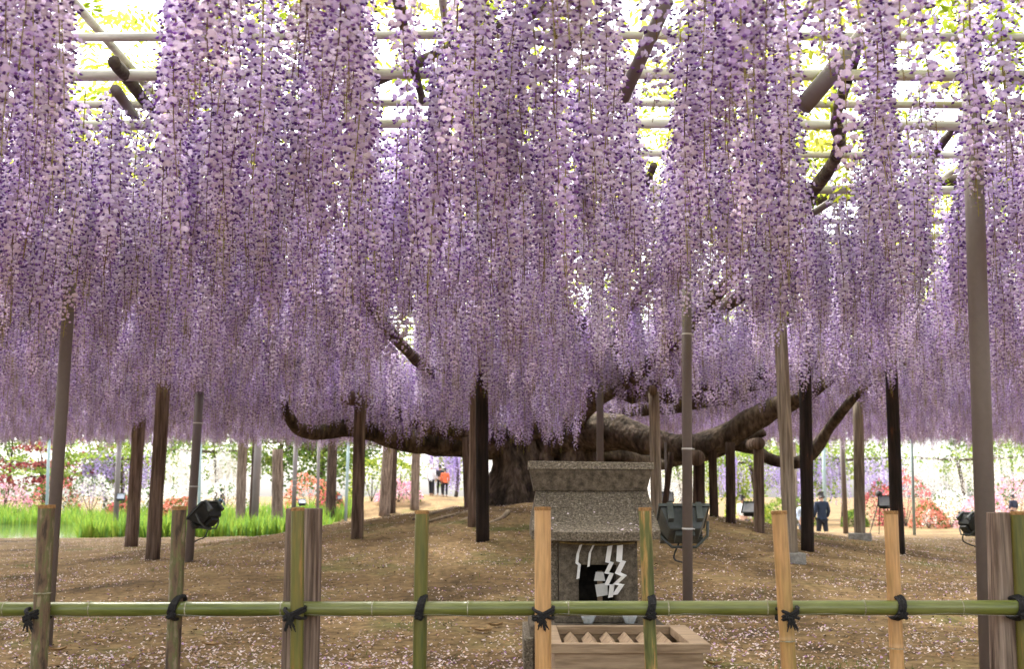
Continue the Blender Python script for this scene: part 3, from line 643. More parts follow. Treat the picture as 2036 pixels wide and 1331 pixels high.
def fpost(tx, ty, bx, wpx, key, front, nodes_y):
    Yp = FY + (-1 if front else 1) * (r_rail + wpx / 2 * FY / FPX + .003)
    t = P(tx, ty, Yp); q = P(bx, 1331, Yp); k = (t.z + .12) / (t.z - q.z); b = t + (q - t) * k
    tt = []
    for ny in nodes_y:
        z = P(tx, ny, Yp).z; tt.append((z - b.z) / (t.z - b.z))
    rr_ = wpx / 2 * Yp / FPX
    cn = culm(b, t, rr_, [x for x in tt if 0 < x < .98]).build('cane', M[key], fence, smooth_=True)
    for x in tt:
        if 0 < x < .98: node_ring(cn, b, t, x, rr_)
    m = MB(); d = (t - b).normalized(); m.tube([t - d * .012, t - d * .002, t + d * .003], [rr_ * 1.03, rr_ * 1.05, rr_ * 1.01], 20, .05, 50, cap=False); m.tube([t + d * .003, t + d * .0031, t - d * .02], [rr_ * 1.01, rr_ * .78, rr_ * .76], 20)
    m.build('cut_rim', M['cut_rim'], cn, smooth_=False)
fpost(93, 1006, 77, 32, 'bamboo_old', True, (1180, 1480)); fpost(357, 1009, 343, 28, 'bamboo_old', False, (1420,))
fpost(592, 1011, 590, 26, 'bamboo_green', True, (1500,)); fpost(839, 1017, 834, 27, 'bamboo_green', False, (1022, 1420))
fpost(1079, 1010, 1080, 32, 'bamboo_tan', True, (1480,)); fpost(1282, 1011, 1295, 25, 'bamboo_mottled', False, (1410,))
fpost(1549, 1018, 1569, 30, 'bamboo_tan', True, (1275, 1500)); fpost(1771, 1018, 1784, 27, 'bamboo_tan', False, (1290, 1480))
fpost(2027, 1019, 2042, 34, 'bamboo_green', False, (1450,))
M['upright_wood'] = mat('upright_wood', [(0.085, 0.055, 0.042), (0.19, 0.135, 0.105), (0.27, 0.205, 0.165)], 0.85, (24, 24, 1.6), 1.0, 9, (90, 90, 3), 0.15, dist=.004, tint=1)
def square_post(x0, x1, ty, bx0, bx1, Yp, r):
    a, b = P(x0, ty, Yp), P(x1, ty, Yp); c, d = P(bx0, 1331, Yp), P(bx1, 1331, Yp)
    k = (a.z + .12) / (a.z - c.z); lo0, lo1 = a + (c - a) * k, b + (d - b) * k
    wd = (b - a).length; D_ = Vector((0, wd * .95, 0)); ch = wd * .16
    def loop(p, q): return [p + Vector((ch, 0, 0)), q - Vector((ch, 0, 0)), q + Vector((0, ch, 0)), q + D_ - Vector((0, ch, 0)), q + D_ - Vector((ch, 0, 0)), p + D_ + Vector((ch, 0, 0)), p + D_ - Vector((0, ch, 0)), p + Vector((0, ch, 0))]
    MB().prism(loop(lo0, lo1), loop(a, b)).build('wooden_upright', M['upright_wood'], fence, bevel=.004)
square_post(566, 633, 1012, 556, 626, FY + r_rail + .004, 1)
square_post(1976, 2024, 1020, 1984, 2040, FY + r_rail + .05, 1)
ro = random.Random(5)
def tie(cx, front, tail=True):
    c = P(cx, 1211, FY); m = MB(); e = r_rail + .005
    sgn = -1 if front else 1
    for k in range(3):
        pts = []
        for i in range(17):
            a = 2 * math.pi * i / 16
            if front:     # sling round the cane, below and behind the rail
                sl = (-1 if k % 2 else 1) * .017
                pts.append(c + Vector((.041 * math.cos(a), -.032 + .082 * math.sin(a), -.022 + sl * math.cos(a) * 1.1 + .006 * k)))
            else:
                xx_ = (k - 1) * .010 + .010 * math.sin(a)
                pts.append(c + Vector((xx_, .038 + .078 * math.cos(a), (e + .004) * math.sin(a) * (1.05 + .08 * k))))
        m.tube(pts, .0078, 6, .3, 60)
    kx = c + (Vector((-.008, -.118, -.032)) if front else Vector((0, -.045, -.026)))
    for i in range(10): 
        a = ro.uniform(0, 6.28); m.tube([kx + Vector((ro.uniform(-.02, .02), ro.uniform(-.006, .006), ro.uniform(-.012, .014))) for _ in range(3)], .006, 5)
    if tail and front:
        for i in range(14):
            l = ro.uniform(.02, .05); sx = ro.uniform(-.02, .03)
            m.tube([kx, kx + Vector((sx * .5, -.006, -l * .4)), kx + Vector((sx, -.004, -l))], [.005, .004, .002], 5)
    m.build('rope_tie', M['black_rope'], fence)
for cx, fr in ((84, True), (347, False), (590, True), (836, False), (1080, True), (1293, False), (1561, True), (1788, False), (2026, False)): tie(cx, fr)
wpts = []
for i in range(60):
    t = i / 59; p = ra.lerp(rb, t); wpts.append(p + Vector((0, -r_rail - .003, -.018 - .012 * abs(math.sin(t * 29)))))
MB().tube(wpts, .0005, 4).build('wire', M['steel'], fence)

# ------------------------------------------------------------------ stone shrine
SY = 5.85
sc0 = P(1185, 1243, SY); sgz = h(sc0.x, SY) - .06
shrine = thing('stone_shrine', Vector((sc0.x, 6.15, sgz)), 'small speckled granite shrine with heavy curved roof', 'shrine')
zb = P(1185, 1243, SY).z
def xat(px, Y): return P(px, 1100, Y).x
x0, x1 = xat(1053, 5.80), xat(1322, 5.80)
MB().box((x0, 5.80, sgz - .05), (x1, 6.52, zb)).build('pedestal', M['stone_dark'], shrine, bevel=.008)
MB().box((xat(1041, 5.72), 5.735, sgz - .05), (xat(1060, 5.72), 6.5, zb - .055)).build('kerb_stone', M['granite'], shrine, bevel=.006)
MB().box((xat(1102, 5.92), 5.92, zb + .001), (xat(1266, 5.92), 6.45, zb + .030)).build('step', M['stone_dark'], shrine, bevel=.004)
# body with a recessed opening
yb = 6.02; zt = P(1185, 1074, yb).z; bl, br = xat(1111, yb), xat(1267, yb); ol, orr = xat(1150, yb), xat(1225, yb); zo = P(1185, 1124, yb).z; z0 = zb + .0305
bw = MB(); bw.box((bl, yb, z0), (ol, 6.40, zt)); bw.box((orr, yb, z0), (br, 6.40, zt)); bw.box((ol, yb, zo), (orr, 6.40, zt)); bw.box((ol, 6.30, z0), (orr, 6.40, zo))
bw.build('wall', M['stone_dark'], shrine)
MB().box((xat(1096, yb), yb + .045, z0), (bl - .002, 6.38, zt)).build('side_pillar', M['granite'], shrine, bevel=.003)
MB().box((ol + .002, 6.285, z0), (orr - .002, 6.298, zo - .002)).build('niche_shade_panel', M['niche_shade'], shrine)  # near-black panel before the stone back; the niche's shade is in its colour
# roof: concave slope front and back, thick eave
def roof_section(x):
    pts = []
    ye = 5.82; zr = P(1185, 972, 6.08).z; ze = P(1185, 1059, ye).z
    yr = 6.10
    for i in range(9):
        t = i / 8; pts.append((ye + (yr - ye) * t, ze + (zr - ze) * (.45 * t + .55 * t ** 2.2)))
    back = [(2 * 6.18 - a, b) for a, b in pts[::-1]]
    th_ = (1077 - 1059) * ye / FPX
    low = [(2 * 6.18 - ye - .01, ze - th_), (6.18, ze - th_ + .02), (ye + .012, ze - th_)]
    return [Vector((x, a, b)) for a, b in pts + back + low]
xs = np.linspace(0, 1, 9); loops = []
for q in xs:
    xx_ = xat(1057, 5.82) + (xat(1314, 5.82) - xat(1057, 5.82)) * q
    lp_ = roof_section(xx_); k = (2 * q - 1)
    xc = xat(1178, 6.0)
    loops.append([Vector((xc + (v.x - xc) * (1 - .10 * smooth(0, 1, (v.z - lp_[0].z) / .24)), v.y, v.z + .010 * k ** 4)) for v in lp_])
rm = MB(); n_ = len(loops[0])
rm.add([v for l in loops for v in l], [(i * n_ + j, i * n_ + (j + 1) % n_, (i + 1) * n_ + (j + 1) % n_, (i + 1) * n_ + j) for i in range(8) for j in range(n_)] + [tuple(range(n_)), tuple(range(8 * n_, 9 * n_))[::-1]])
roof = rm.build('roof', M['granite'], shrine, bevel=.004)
# ridge: flared trapezoid with a lighter capping course
yf = 6.03; 
def zp(py, Y=yf): return P(1178, py, Y).z
def xr(px): return xat(px, yf) * 1.0
rg = MB(); rg.prism([Vector((xr(1063), yf + .04, zp(977))), Vector((xr(1290), yf + .04, zp(977))), Vector((xr(1290), 6.33, zp(977))), Vector((xr(1063), 6.33, zp(977)))],
                    [Vector((xr(1054), yf, zp(934))), Vector((xr(1300), yf, zp(935))), Vector((xr(1300), 6.36, zp(935))), Vector((xr(1054), 6.36, zp(934)))])
rg.build('ridge', M['stone_dark'], shrine, bevel=.003)
cp = MB(); cp.prism([Vector((xr(1051), yf - .008, zp(933.6))), Vector((xr(1304), yf - .008, zp(934.6))), Vector((xr(1304), 6.37, zp(934.6))), Vector((xr(1051), 6.37, zp(933.6)))],
                    [Vector((xr(1051), yf + .012, zp(917))), Vector((xr(1303), yf + .012, zp(920))), Vector((xr(1303), 6.35, zp(920))), Vector((xr(1051), 6.35, zp(917)))])
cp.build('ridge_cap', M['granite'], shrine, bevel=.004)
for pxx in (1075, 1086, 1266, 1279):
    x_ = xat(pxx, 6.0); s_ = roof_section(x_)[2:9]
    MB().tube([v + Vector((0, -.004, .003)) for v in s_], .006, 6).build('roof_rib', M['granite'], roof)
for q in range(16):
    x_ = xat(ro.uniform(1075, 1285), 5.95); t_ = ro.random() ** 1.6; sec = roof_section(x_); k0 = min(7, int(t_ * 5)); v0 = sec[k0].lerp(sec[k0 + 1], ro.random()); a_ = ro.uniform(0, 6.28); s_ = ro.uniform(.006, .011)
    e1 = Vector((math.cos(a_), math.sin(a_) * .8, .25)) * s_; e2 = Vector((-math.sin(a_), math.cos(a_) * .8, .35)) * s_ * .7; c_ = v0 + Vector((0, -.004, .008))
    pe = MB().prism([c_ - e1, c_ - e2, c_ + e1, c_ + e2], [w_ + Vector((0, 0, .0012)) for w_ in (c_ - e1, c_ - e2 + Vector((0, 0, .002)), c_ + e1, c_ + e2 + Vector((0, 0, .002)))]).build('fallen_petal', M['roof_petal'], None, origin=c_)
    props(pe, 'pale fallen petal resting on the shrine roof', 'petal', 'petals on the shrine roof')
rope = MB(); yr_ = yb - .015
rope.tube(spline([P(1112, 1079, yr_), P(1150, 1082, yr_ - .005), P(1200, 1084, yr_ - .005), P(1262, 1080, yr_)], 6), .0055, 6, .3, 60)
props(rope.build('straw_rope', M['straw'], None, origin=P(1190, 1080, yr_)), 'thin straw rope strung below the shrine roof', 'rope')
def streamer(pts, wpx, label, dy=0):
    m = MB(); Y_ = yb - .03 + dy
    for (ax, ay), (bx, by) in zip(pts[:-1], pts[1:]):
        a, b = P(ax, ay, Y_), P(bx, by, Y_); w_ = wpx / 2 * Y_ / FPX
        Y_ -= .004; d = Vector((w_, .006, .002))
        m.prism([a - d, a + d, b + d, b - d], [q + Vector((0, .0012, 0)) for q in (a - d, a + d, b + d, b - d)])
    props(m.build('paper_streamer', M['paper'], None, origin=P(pts[0][0], pts[0][1], Y_)), label, 'streamer', 'folded paper streamers on the shrine')
streamer([(1155, 1084), (1149, 1102), (1147, 1120), (1152, 1124), (1149, 1152)], 6, 'narrow folded paper streamer hanging at the wall beside the niche')
streamer([(1180, 1085), (1173, 1100), (1170, 1128)], 5, 'short thin paper streamer with a single fold')
streamer([(1213, 1086), (1208, 1118), (1216, 1120), (1206, 1140), (1216, 1142), (1206, 1164), (1217, 1164), (1214, 1189)], 10, 'long zigzag paper streamer hanging over the dark niche')
streamer([(1233, 1085), (1231, 1116), (1239, 1118), (1228, 1140), (1241, 1146), (1224, 1162), (1236, 1164), (1222, 1184)], 12, 'wide zigzag paper streamer beside the long one at the niche edge', -.02)
oc = MB(); oc.box(P(1188, 1198, 6.12), P(1197, 1136, 6.13)); 
ofuda = thing('paper_charm', P(1192, 1198, 6.12), 'wooden stick charm with white paper standing in the niche', 'charm')
oc.build('stick', M['box_wood'], ofuda)
pm = MB(); a, b = P(1181, 1156, 6.11), P(1203, 1138, 6.11); pm.prism([a, Vector((b.x, a.y - .01, a.z)), Vector((b.x - .01, a.y - .01, b.z)), Vector((a.x + .01, a.y, b.z))], [q + Vector((0, .002, 0)) for q in (a, Vector((b.x, a.y - .01, a.z)), Vector((b.x - .01, a.y - .01, b.z)), Vector((a.x + .01, a.y, b.z)))])
a, b = P(1187, 1188, 6.10), P(1208, 1160, 6.10); pm.prism([a, Vector((b.x, a.y, a.z + .01)), Vector((b.x, a.y, b.z)), Vector((a.x - .01, a.y, b.z - .01))], [q + Vector((0, .002, 0)) for q in (a, Vector((b.x, a.y, a.z + .01)), Vector((b.x, a.y, b.z)), Vector((a.x - .01, a.y, b.z - .01)))])
pm.build('paper', M['paper'], ofuda)
for cxp in (1170, 1252):
    c = P(cxp, 1242, 5.88); c.z = zb + .002; m = MB(); hh = P(cxp, 1224, 5.88).z - c.z; n = 20
    prof = [(.6, 0), (.62, .12), (.75, .5), (1.0, 1.0), (.93, 1.0), (.68, .5), (.54, .14)]; rr0 = 16 * 5.88 / FPX; v = []
    for r_, z_ in prof:
        for k in range(n): v.append(c + Vector((r_ * rr0 * math.cos(6.2832 * k / n), r_ * rr0 * math.sin(6.2832 * k / n), z_ * hh)))
    m.add(v, [(i * n + k, i * n + (k + 1) % n, (i + 1) * n + (k + 1) % n, (i + 1) * n + k) for i in range(len(prof) - 1) for k in range(n)] + [tuple(range(n))[::-1], tuple(range(6 * n, 7 * n))])
    props(m.build('glass_cup', M['cup_glass'], None, origin=c, smooth_=True), 'frosted glass cup under the ' + ('narrow' if cxp < 1200 else 'wide') + ' side of the paper streamers', 'cup', 'offering cups on the shrine step')

# ------------------------------------------------------------------ offering box
by0 = 4.93; zt_ = P(1255, 1282, by0).z
FL, FR = P(1095, 1282, by0), P(1413, 1282, by0); bd = ray(1240, 1244); by1 = min(5.70, (zt_ - EYE.z) / bd.z * bd.y)
BLx, BRx = FL.x + .012, FR.x - .012
ob = thing('offering_box', Vector(((FL.x + FR.x) / 2, by0, h(1, 5) - .02)), 'low wooden offering box with slanted slats before the shrine', 'box')
rw = .085; rh = 18 * by0 / FPX
MB().box((FL.x, by0, zt_ - rh), (FR.x, by0 + .055, zt_)).build('front_rim', M['box_wood'], ob, bevel=.003)
MB().box((FL.x, by0 + .056, zt_ - rh), (FL.x + rw * .6, by1, zt_)).build('side_rim', M['box_wood'], ob, bevel=.003)
MB().box((FR.x - rw, by0 + .056, zt_ - rh), (FR.x, by1, zt_)).build('side_rim', M['box_wood'], ob, bevel=.003)
MB().box((FL.x + rw * .6 + .001, by1 - .05, zt_ - rh), (FR.x - rw - .001, by1, zt_)).build('back_rim', M['box_wood'], ob, bevel=.003)
zg = -.03
MB().box((FL.x + .02, by0 + .02, zg), (FR.x - .03, by0 + .045, zt_ - rh - .001)).build('front_panel', M['box_wood'], ob)
MB().box((FL.x + .02, by1 - .04, zg), (FR.x - .03, by1 - .015, zt_ - rh - .001)).build('back_panel', M['box_wood'], ob)
for xa in (FL.x + .02, FR.x - .055): MB().box((xa, by0 + .046, zg), (xa + .025, by1 - .041, zt_ - rh - .001)).build('side_panel', M['box_wood'], ob)
MB().box((FL.x + .05, by0 + .06, zt_ - .17), (FR.x - .06, by1 - .05, zt_ - .155)).build('inner_floor', M['box_wood'], ob)
ns = 6; xi0, xi1 = FL.x + rw * .6, FR.x - rw
for i in range(ns):
    x_ = xi0 + (xi1 - xi0) * (i + .75) / (ns + .3)
    T = Matrix.Translation((x_, 0, zt_ - .058)) @ Matrix.Rotation(R(45), 4, 'Y')
    MB().box((-.024, by0 + .057, -.024), (.024, by1 - .052, .024), T).build('slat', M['box_wood'], ob)

# ------------------------------------------------------------------ fallen petals, grass sprouts, dry leaves
def ground_pts(n, fn, y0=4.9, y1=26, seed=1):
    r = np.random.default_rng(seed); out = []
    while len(out) < n:
        y = y0 + (y1 - y0) * r.random() ** 1.35; hw = .5 * y + .8; x = r.uniform(-hw, hw)
        if r.random() < fn(x, y): out.append((x, y))
    return out
gtop = {}
def gz(x, y):
    z = h(x, y)
    return z + .018 * noise.noise(Vector((x * 3, y * 3, 0))) + .03 * noise.noise(Vector((x, y, 5))) + .008 * noise.noise(Vector((x * 11, y * 11, 2)))
def patch(x, y):
    v = .5 + .9 * noise.noise(Vector((x * .55, y * .55, 4))) + .7 * noise.noise(Vector((x * 2.2, y * 2.2, 8)))
    return max(.06, min(1, v * (1.0 - .6 * smooth(7, 15, y))))
pp = ground_pts(40000, patch)
n = len(pp); base = np.array([(x, y, gz(x, y) + .006) for x, y in pp])
ang = rng.uniform(0, 6.28, n); sz = rng.uniform(.0055, .0125, n); tilt = rng.uniform(-.6, .6, (n, 2))
quad = np.array([(-1, -.2), (.1, -.75), (1, .15), (-.1, .8)])
pv = np.zeros((n, 4, 3))
for k in range(4):
    u, v = quad[k]; ca, sa = np.cos(ang), np.sin(ang)
    dx = (u * ca - v * sa) * sz; dy = (u * sa + v * ca) * sz
    pv[:, k, 0] = base[:, 0] + dx; pv[:, k, 1] = base[:, 1] + dy; pv[:, k, 2] = base[:, 2] + dx * tilt[:, 0] + dy * tilt[:, 1] + (.004 if k in (0, 2) else 0)
pal = np.array([lin(214, 196, 196), lin(226, 210, 206), lin(190, 158, 196), lin(200, 170, 150), lin(150, 110, 160), lin(168, 130, 96)])
pc = pal[rng.choice(6, n, p=[.30, .26, .08, .20, .04, .12])] * rng.uniform(.75, 1.08, (n, 1))
me = np_mesh('fallen_petals', pv.reshape(-1, 3), None, np.repeat(pc, 4, axis=0)); me.materials.append(M['petal'])
o = bpy.data.objects.new('fallen_petals', me); col.objects.link(o); props(o, 'pale fallen wisteria petals scattered over the soil', kind='stuff')
def blades(name, pts, hmin, hmax, wd, pal_, lean, label, seed, matk='foliage', zf=gz, segs=2):
    r = np.random.default_rng(seed); n = len(pts)
    b = np.array([(x, y, zf(x, y) - .01) for x, y in pts]); a = r.uniform(0, 6.28, n); H = r.uniform(hmin, hmax, n); ln = r.uniform(.1, lean, n)
    dx, dy = np.cos(a), np.sin(a); sx, sy = -dy * wd / 2, dx * wd / 2
    f = []
    prev = None
    rows = [(0, 1.0), (.5, .85), (1.0, .08)]
    ring = []
    for t, k in rows:
        off = ln * H * t * t
        c = b + np.stack([dx * off, dy * off, H * t * (1 - .12 * t)], 1)
        s = np.stack([sx * k, sy * k, np.zeros(n)], 1); ring.append((c - s, c + s))
    for i in range(2):
        f.append(np.stack([ring[i][0], ring[i][1], ring[i + 1][1], ring[i + 1][0]], 1))
    v = np.concatenate(f, 0); pal_ = np.array(pal_); c = pal_[r.integers(0, len(pal_), n)] * r.uniform(.75, 1.2, (n, 1)); c = np.concatenate([c, c], 0)
    me = np_mesh(name, v.reshape(-1, 3), None, np.repeat(c, 4, axis=0)); me.materials.append(M[matk])
    o = bpy.data.objects.new(name, me); col.objects.link(o); props(o, label, kind='stuff'); return o
gp_ = ground_pts(5200, lambda x, y: 1.0 if noise.noise(Vector((x * .8, y * .8, 12))) + .6 * noise.noise(Vector((x * 3, y * 3, 2))) > .42 else .02, seed=4)
blades('grass_sprouts', gp_, .02, .07, .004, [(.10, .16, .03), (.14, .19, .05)], .8, 'tiny green grass sprouts on bare soil', 3)
# crumbs of soil, bark and husk
cr_ = ground_pts(16000, lambda x, y: .8, 4.9, 16, seed=9); n = len(cr_)
base = np.array([(x, y, gz(x, y) + .004) for x, y in cr_]); ang = rng.uniform(0, 6.28, n); sz = rng.uniform(.004, .012, n); cv = np.zeros((n, 4, 3))
for k in range(4):
    u, v = [(-1, -.5), (.8, -.6), (1.1, .4), (-.6, .7)][k]; ca, sa = np.cos(ang), np.sin(ang)
    cv[:, k, 0] = base[:, 0] + (u * ca - v * sa) * sz; cv[:, k, 1] = base[:, 1] + (u * sa + v * ca) * sz; cv[:, k, 2] = base[:, 2] + rng.uniform(0, 1, n) * sz
cc_ = np.array([(.05, .035, .025), (.10, .07, .045), (.20, .14, .085)])[rng.integers(0, 3, n)]
me = np_mesh('soil_crumbs', cv.reshape(-1, 3), None, np.repeat(cc_, 4, axis=0)); me.materials.append(M['petal'])
o = bpy.data.objects.new('soil_crumbs', me); col.objects.link(o); props(o, 'dark crumbs of soil and husk over the mound', kind='stuff')
M['dry_leaf'] = mat('dry_leaf', [(0.24, .14, .06), (.42, .28, .14)], .85, (20, 20, 20), .4)
for i, (px_, py_) in enumerate([(200, 1283), (114, 1297), (262, 1320), (985, 1252), (1290, 1165), (958, 1262), (1420, 1325), (700, 1310), (1640, 1235), (420, 1290)]):
    c = G(px_, py_); c.z = gz(c.x, c.y) + .012; a = ro.uniform(0, 6.28); L_ = ro.uniform(.04, .075); m = MB(); d = Vector((math.cos(a), math.sin(a), 0)); s_ = Vector((-d.y, d.x, 0)); v = []
    for t, w_ in ((-1, .05), (-.5, .33), (.1, .42), (.6, .25), (1, .03)):
        for sg in (-1, 0, 1): v.append(c + d * L_ * t + s_ * (L_ * w_ * sg) + Vector((0, 0, .014 * abs(sg) + .012 * t * t)))
    m.add(v, [(i_ * 3 + j, i_ * 3 + j + 1, i_ * 3 + 4 + j, i_ * 3 + 3 + j) for i_ in range(4) for j in range(2)])
    m.tube([c - d * L_, c - d * L_ * 1.35 + Vector((0, 0, .004))], .0012, 4)
    o = m.build('dry_leaf', M['dry_leaf'], None, origin=c); props(o, 'curled tan dry leaf lying on the soil', 'leaf', 'dry leaves on the mound')

# ------------------------------------------------------------------ garden beyond: irises, azaleas, trees, hanging wisterias
r = np.random.default_rng(5)
ir = []
while len(ir) < 15000:
    if r.random() < .62:
        y = r.uniform(26.6, 33); x = (r.uniform(170, 660) - CX) / FPX * y
    else:
        y = r.uniform(53.2, 57); x = r.uniform(-29, -7.5)
    if noise.noise(Vector((x * .6, y * .6, 0))) > -.12: ir.append((x, y))
blades('iris_bed', ir, .5, .95, .045, [(.16, .27, .035), (.22, .34, .05), (.13, .25, .06), (.28, .36, .06)], .45, 'bright green iris blades along the pond', 6, zf=lambda x, y: h(x, y) if y > 50 else max(h(x, y), -.42))
FOL = {'green': [(.06, .12, .025), (.09, .16, .035), (.13, .2, .05)], 'light': [(.20, .28, .05), (.28, .34, .07), (.15, .24, .05)], 'yellow': [(.36, .40, .06), (.28, .34, .05)],
       'red': [(.55, .12, .12), (.62, .2, .18), (.6, .14, .16)], 'coral': [(.65, .2, .14), (.7, .3, .22)], 'pink': [(.72, .38, .46), (.66, .28, .4), (.75, .5, .55)],
       'white': [(.76, .74, .7), (.8, .78, .74)], 'maple': [(.20, .05, .05), (.28, .09, .08), (.15, .035, .04)], 'lilac': [(.5, .4, .7), (.6, .5, .75), (.42, .32, .66)]}
def quads(cent, size, colors, seed, flat=0.0):
    r = np.random.default_rng(seed); n = len(cent)
    a = r.normal(size=(n, 3)); a[:, 2] *= (1 - flat); a /= np.linalg.norm(a, axis=1)[:, None]
    b = r.normal(size=(n, 3)); b[:, 2] *= (1 - flat); b -= (a * b).sum(1)[:, None] * a; b /= np.linalg.norm(b, axis=1)[:, None]
    s = (size * r.uniform(.6, 1.3, n))[:, None]
    v = np.stack([cent - a * s * .5, cent - b * s * .32, cent + a * s * .5, cent + b * s * .32], 1)
    return v.reshape(-1, 3), np.repeat(colors, 4, axis=0)
def fol_obj(name, cents, size, cols_, seed, parent, flat=0, kind=None):
    v, c = quads(cents, size, cols_, seed, flat); v = v - np.array(wloc(parent))
    me = np_mesh(name, v, None, c); me.materials.append(M['foliage']); o = bpy.data.objects.new(name, me); col.objects.link(o); o.parent = parent
    return o
def pick(key, n, r): p = np.array(FOL[key]); return p[r.integers(0, len(p), n)] * r.uniform(.8, 1.2, (n, 1))
sd_ = [100]
def azalea(px, Y, wd, ht, fl, label, frac=.7, n=1500):
    sd_[0] += 1; r = np.random.default_rng(sd_[0]); x = (px - CX) / FPX * Y; z = h(x, Y)
    th = thing('azalea_bush', (x, Y, z), label, 'bush', 'azaleas beyond the mound')
    u = r.normal(size=(n, 3)); u /= np.linalg.norm(u, axis=1)[:, None]; u[:, 2] = np.abs(u[:, 2])
    rad = r.uniform(.8, 1.03, n) ** .5
    lump = 1 + .22 * np.array([noise.noise(Vector(q) * 2.4 + Vector((px, 0, 0))) for q in u])
    c = np.array([x, Y, z]) + u * (rad * lump)[:, None] * np.array([wd / 2, wd / 2, ht])
    isf = (np.array([noise.noise(Vector(q * 3.0)) for q in u]) * .5 + r.random(n)) < frac
    co = np.where(isf[:, None], pick(fl, n, r), pick('green', n, r))
    fol_obj('foliage', c, .14, co, sd_[0], th)
    m = MB()
    for k in range(4):
        a = k * 1.6; m.tube([Vector((x, Y, z - .05)), Vector((x + .2 * wd * math.cos(a), Y + .2 * wd * math.sin(a), z + ht * .6))], [.03, .012], 5)
    m.build('stem', M['twig'], th)
for a in ((25, 58, 2.6, 1.5, 'pink', 'pink azalea bush behind the pond beside the maple'), (120, 60, 2.6, 2.0, 'red', 'crimson and green azalea bush under the dark red maple', .4), (255, 55.5, 1.7, 1.1, 'red', 'low bright red azalea at the iris bed by the leaning pole'),
          (320, 57.5, 3.2, 1.5, 'white', 'white and pink azalea mound between two leaning posts', .85), (365, 56.5, 1.8, 1.0, 'coral', 'coral azalea beside white azalea mound behind leaning posts'), (455, 61, 3.2, 1.6, 'white', 'white azalea behind the big tilted floodlight'),
          (190, 61, 3.0, 2.1, 'white', 'tall cream azalea behind the leaning steel pole'), (620, 60, 2.6, 1.9, 'coral', 'coral azalea under the green tree'), (660, 56, 1.5, 1.1, 'red', 'red azalea behind the dark post with floodlight'), (795, 57, 2.2, 1.1, 'pink', 'pale pink azalea at the yellow green bush', .9),
          (1790, 62, 3.2, 2.9, 'red', 'tall scarlet azalea behind the leaning charred post', .75), (1835, 58, 1.9, 1.3, 'coral', 'low coral azalea in front of tall scarlet one'), (1745, 64, 2.6, 2.5, 'red', 'red azalea behind the tripod', .7),
          (1880, 60, 3.0, 1.9, 'white', 'white azalea before the white wisteria', .85), (1945, 58, 2.8, 1.7, 'pink', 'pale pink azalea beside the peeking floodlight', .85), (2010, 60, 3.4, 2.7, 'pink', 'tall rose pink azalea beyond the thick steel pole', .8), (2075, 57, 2.6, 1.6, 'white', 'white azalea beyond the fence end'),
          (1480, 62, 3.0, 1.3, 'yellow', 'yellow green clipped bush behind the right limb posts', .8), (1560, 63, 3, 1.6, 'light', 'light green bush behind the tall pale post', .8), (1690, 60, 1.4, .9, 'light', 'small round green shrub behind the footed post', .7)):
    azalea(*a)
for a in ((515, 28, .8, .22, 'pink', 'low pink flower clump by slim grey pole', .9, 260), (535, 27.5, .6, .2, 'white', 'low white flower clump beside the flat rock', .9, 200), (1665, 40, 1.5, .28, 'pink', 'low pink flower clump behind the slim grey pole', .85, 300),
          (1745, 41, 1.6, .28, 'pink', 'low pink flower clump under the tripod', .85, 300), (1850, 42, 1.5, .3, 'coral', 'low salmon flower clump at the path edge', .85, 300), (1905, 40, .9, .22, 'white', 'low cream flower clump below the peeking floodlight', .9, 200)):
    azalea(*a)
def tree_at(name, px, Y, ht, wd, keys, label, cat='tree', n=3400, size=.24, layers=False, zc=.58):
    sd_[0] += 1; r = np.random.default_rng(sd_[0]); x = (px - CX) / FPX * Y; z = h(x, Y)
    th = thing(name, (x, Y, z), label, cat)
    m = MB(); top = Vector((x + r.uniform(-.3, .3), Y, z + ht * .75)); b0 = Vector((x, Y, z - .1))
    m.tube(spline([b0, b0.lerp(top, .4) + Vector((.15, 0, 0)), top], 5), lerp_list([.16, .11, .03], 11), 8, .2, 2)
    nc = 34; cl = []
    for k in range(nc):
        u = r.normal(size=3); u /= np.linalg.norm(u); q = r.random() ** .4
        c = np.array([x, Y, z + ht * zc]) + u * q * np.array([wd / 2, wd / 2, ht * (1 - zc)])
        cl.append(c)
        if k % 3 == 0: st = b0.lerp(top, r.uniform(.35, .9)); m.tube([st, st.lerp(Vector(c), .5) + Vector((0, 0, .1)), Vector(c)], [.05, .03, .012], 5)
    m.build('trunk', M['bark'], th, smooth_=True)
    cl = np.array(cl); idx = r.integers(0, nc, n); g_ = r.normal(size=(n, 3)) * np.array([.5, .5, .10 if layers else .34]) * wd * .16
    cents = cl[idx] + g_
    kk = np.array([pick(keys[i % len(keys)], 1, r)[0] for i in idx]) * r.uniform(.75, 1.2, (n, 1))
    fol_obj('crown', cents, size, kk, sd_[0], th, flat=.5 if layers else 0)
    return th
tree_at('maple_tree', 95, 63, 4.6, 7.0, ['maple', 'maple', 'light'], 'dark red layered maple behind the pond', layers=True, n=2600, zc=.62)
tree_at('maple_tree', 215, 66, 4.8, 5.0, ['maple', 'light'], 'smaller reddish maple with green tufts behind the leaning pole', layers=True, n=1500, zc=.6)
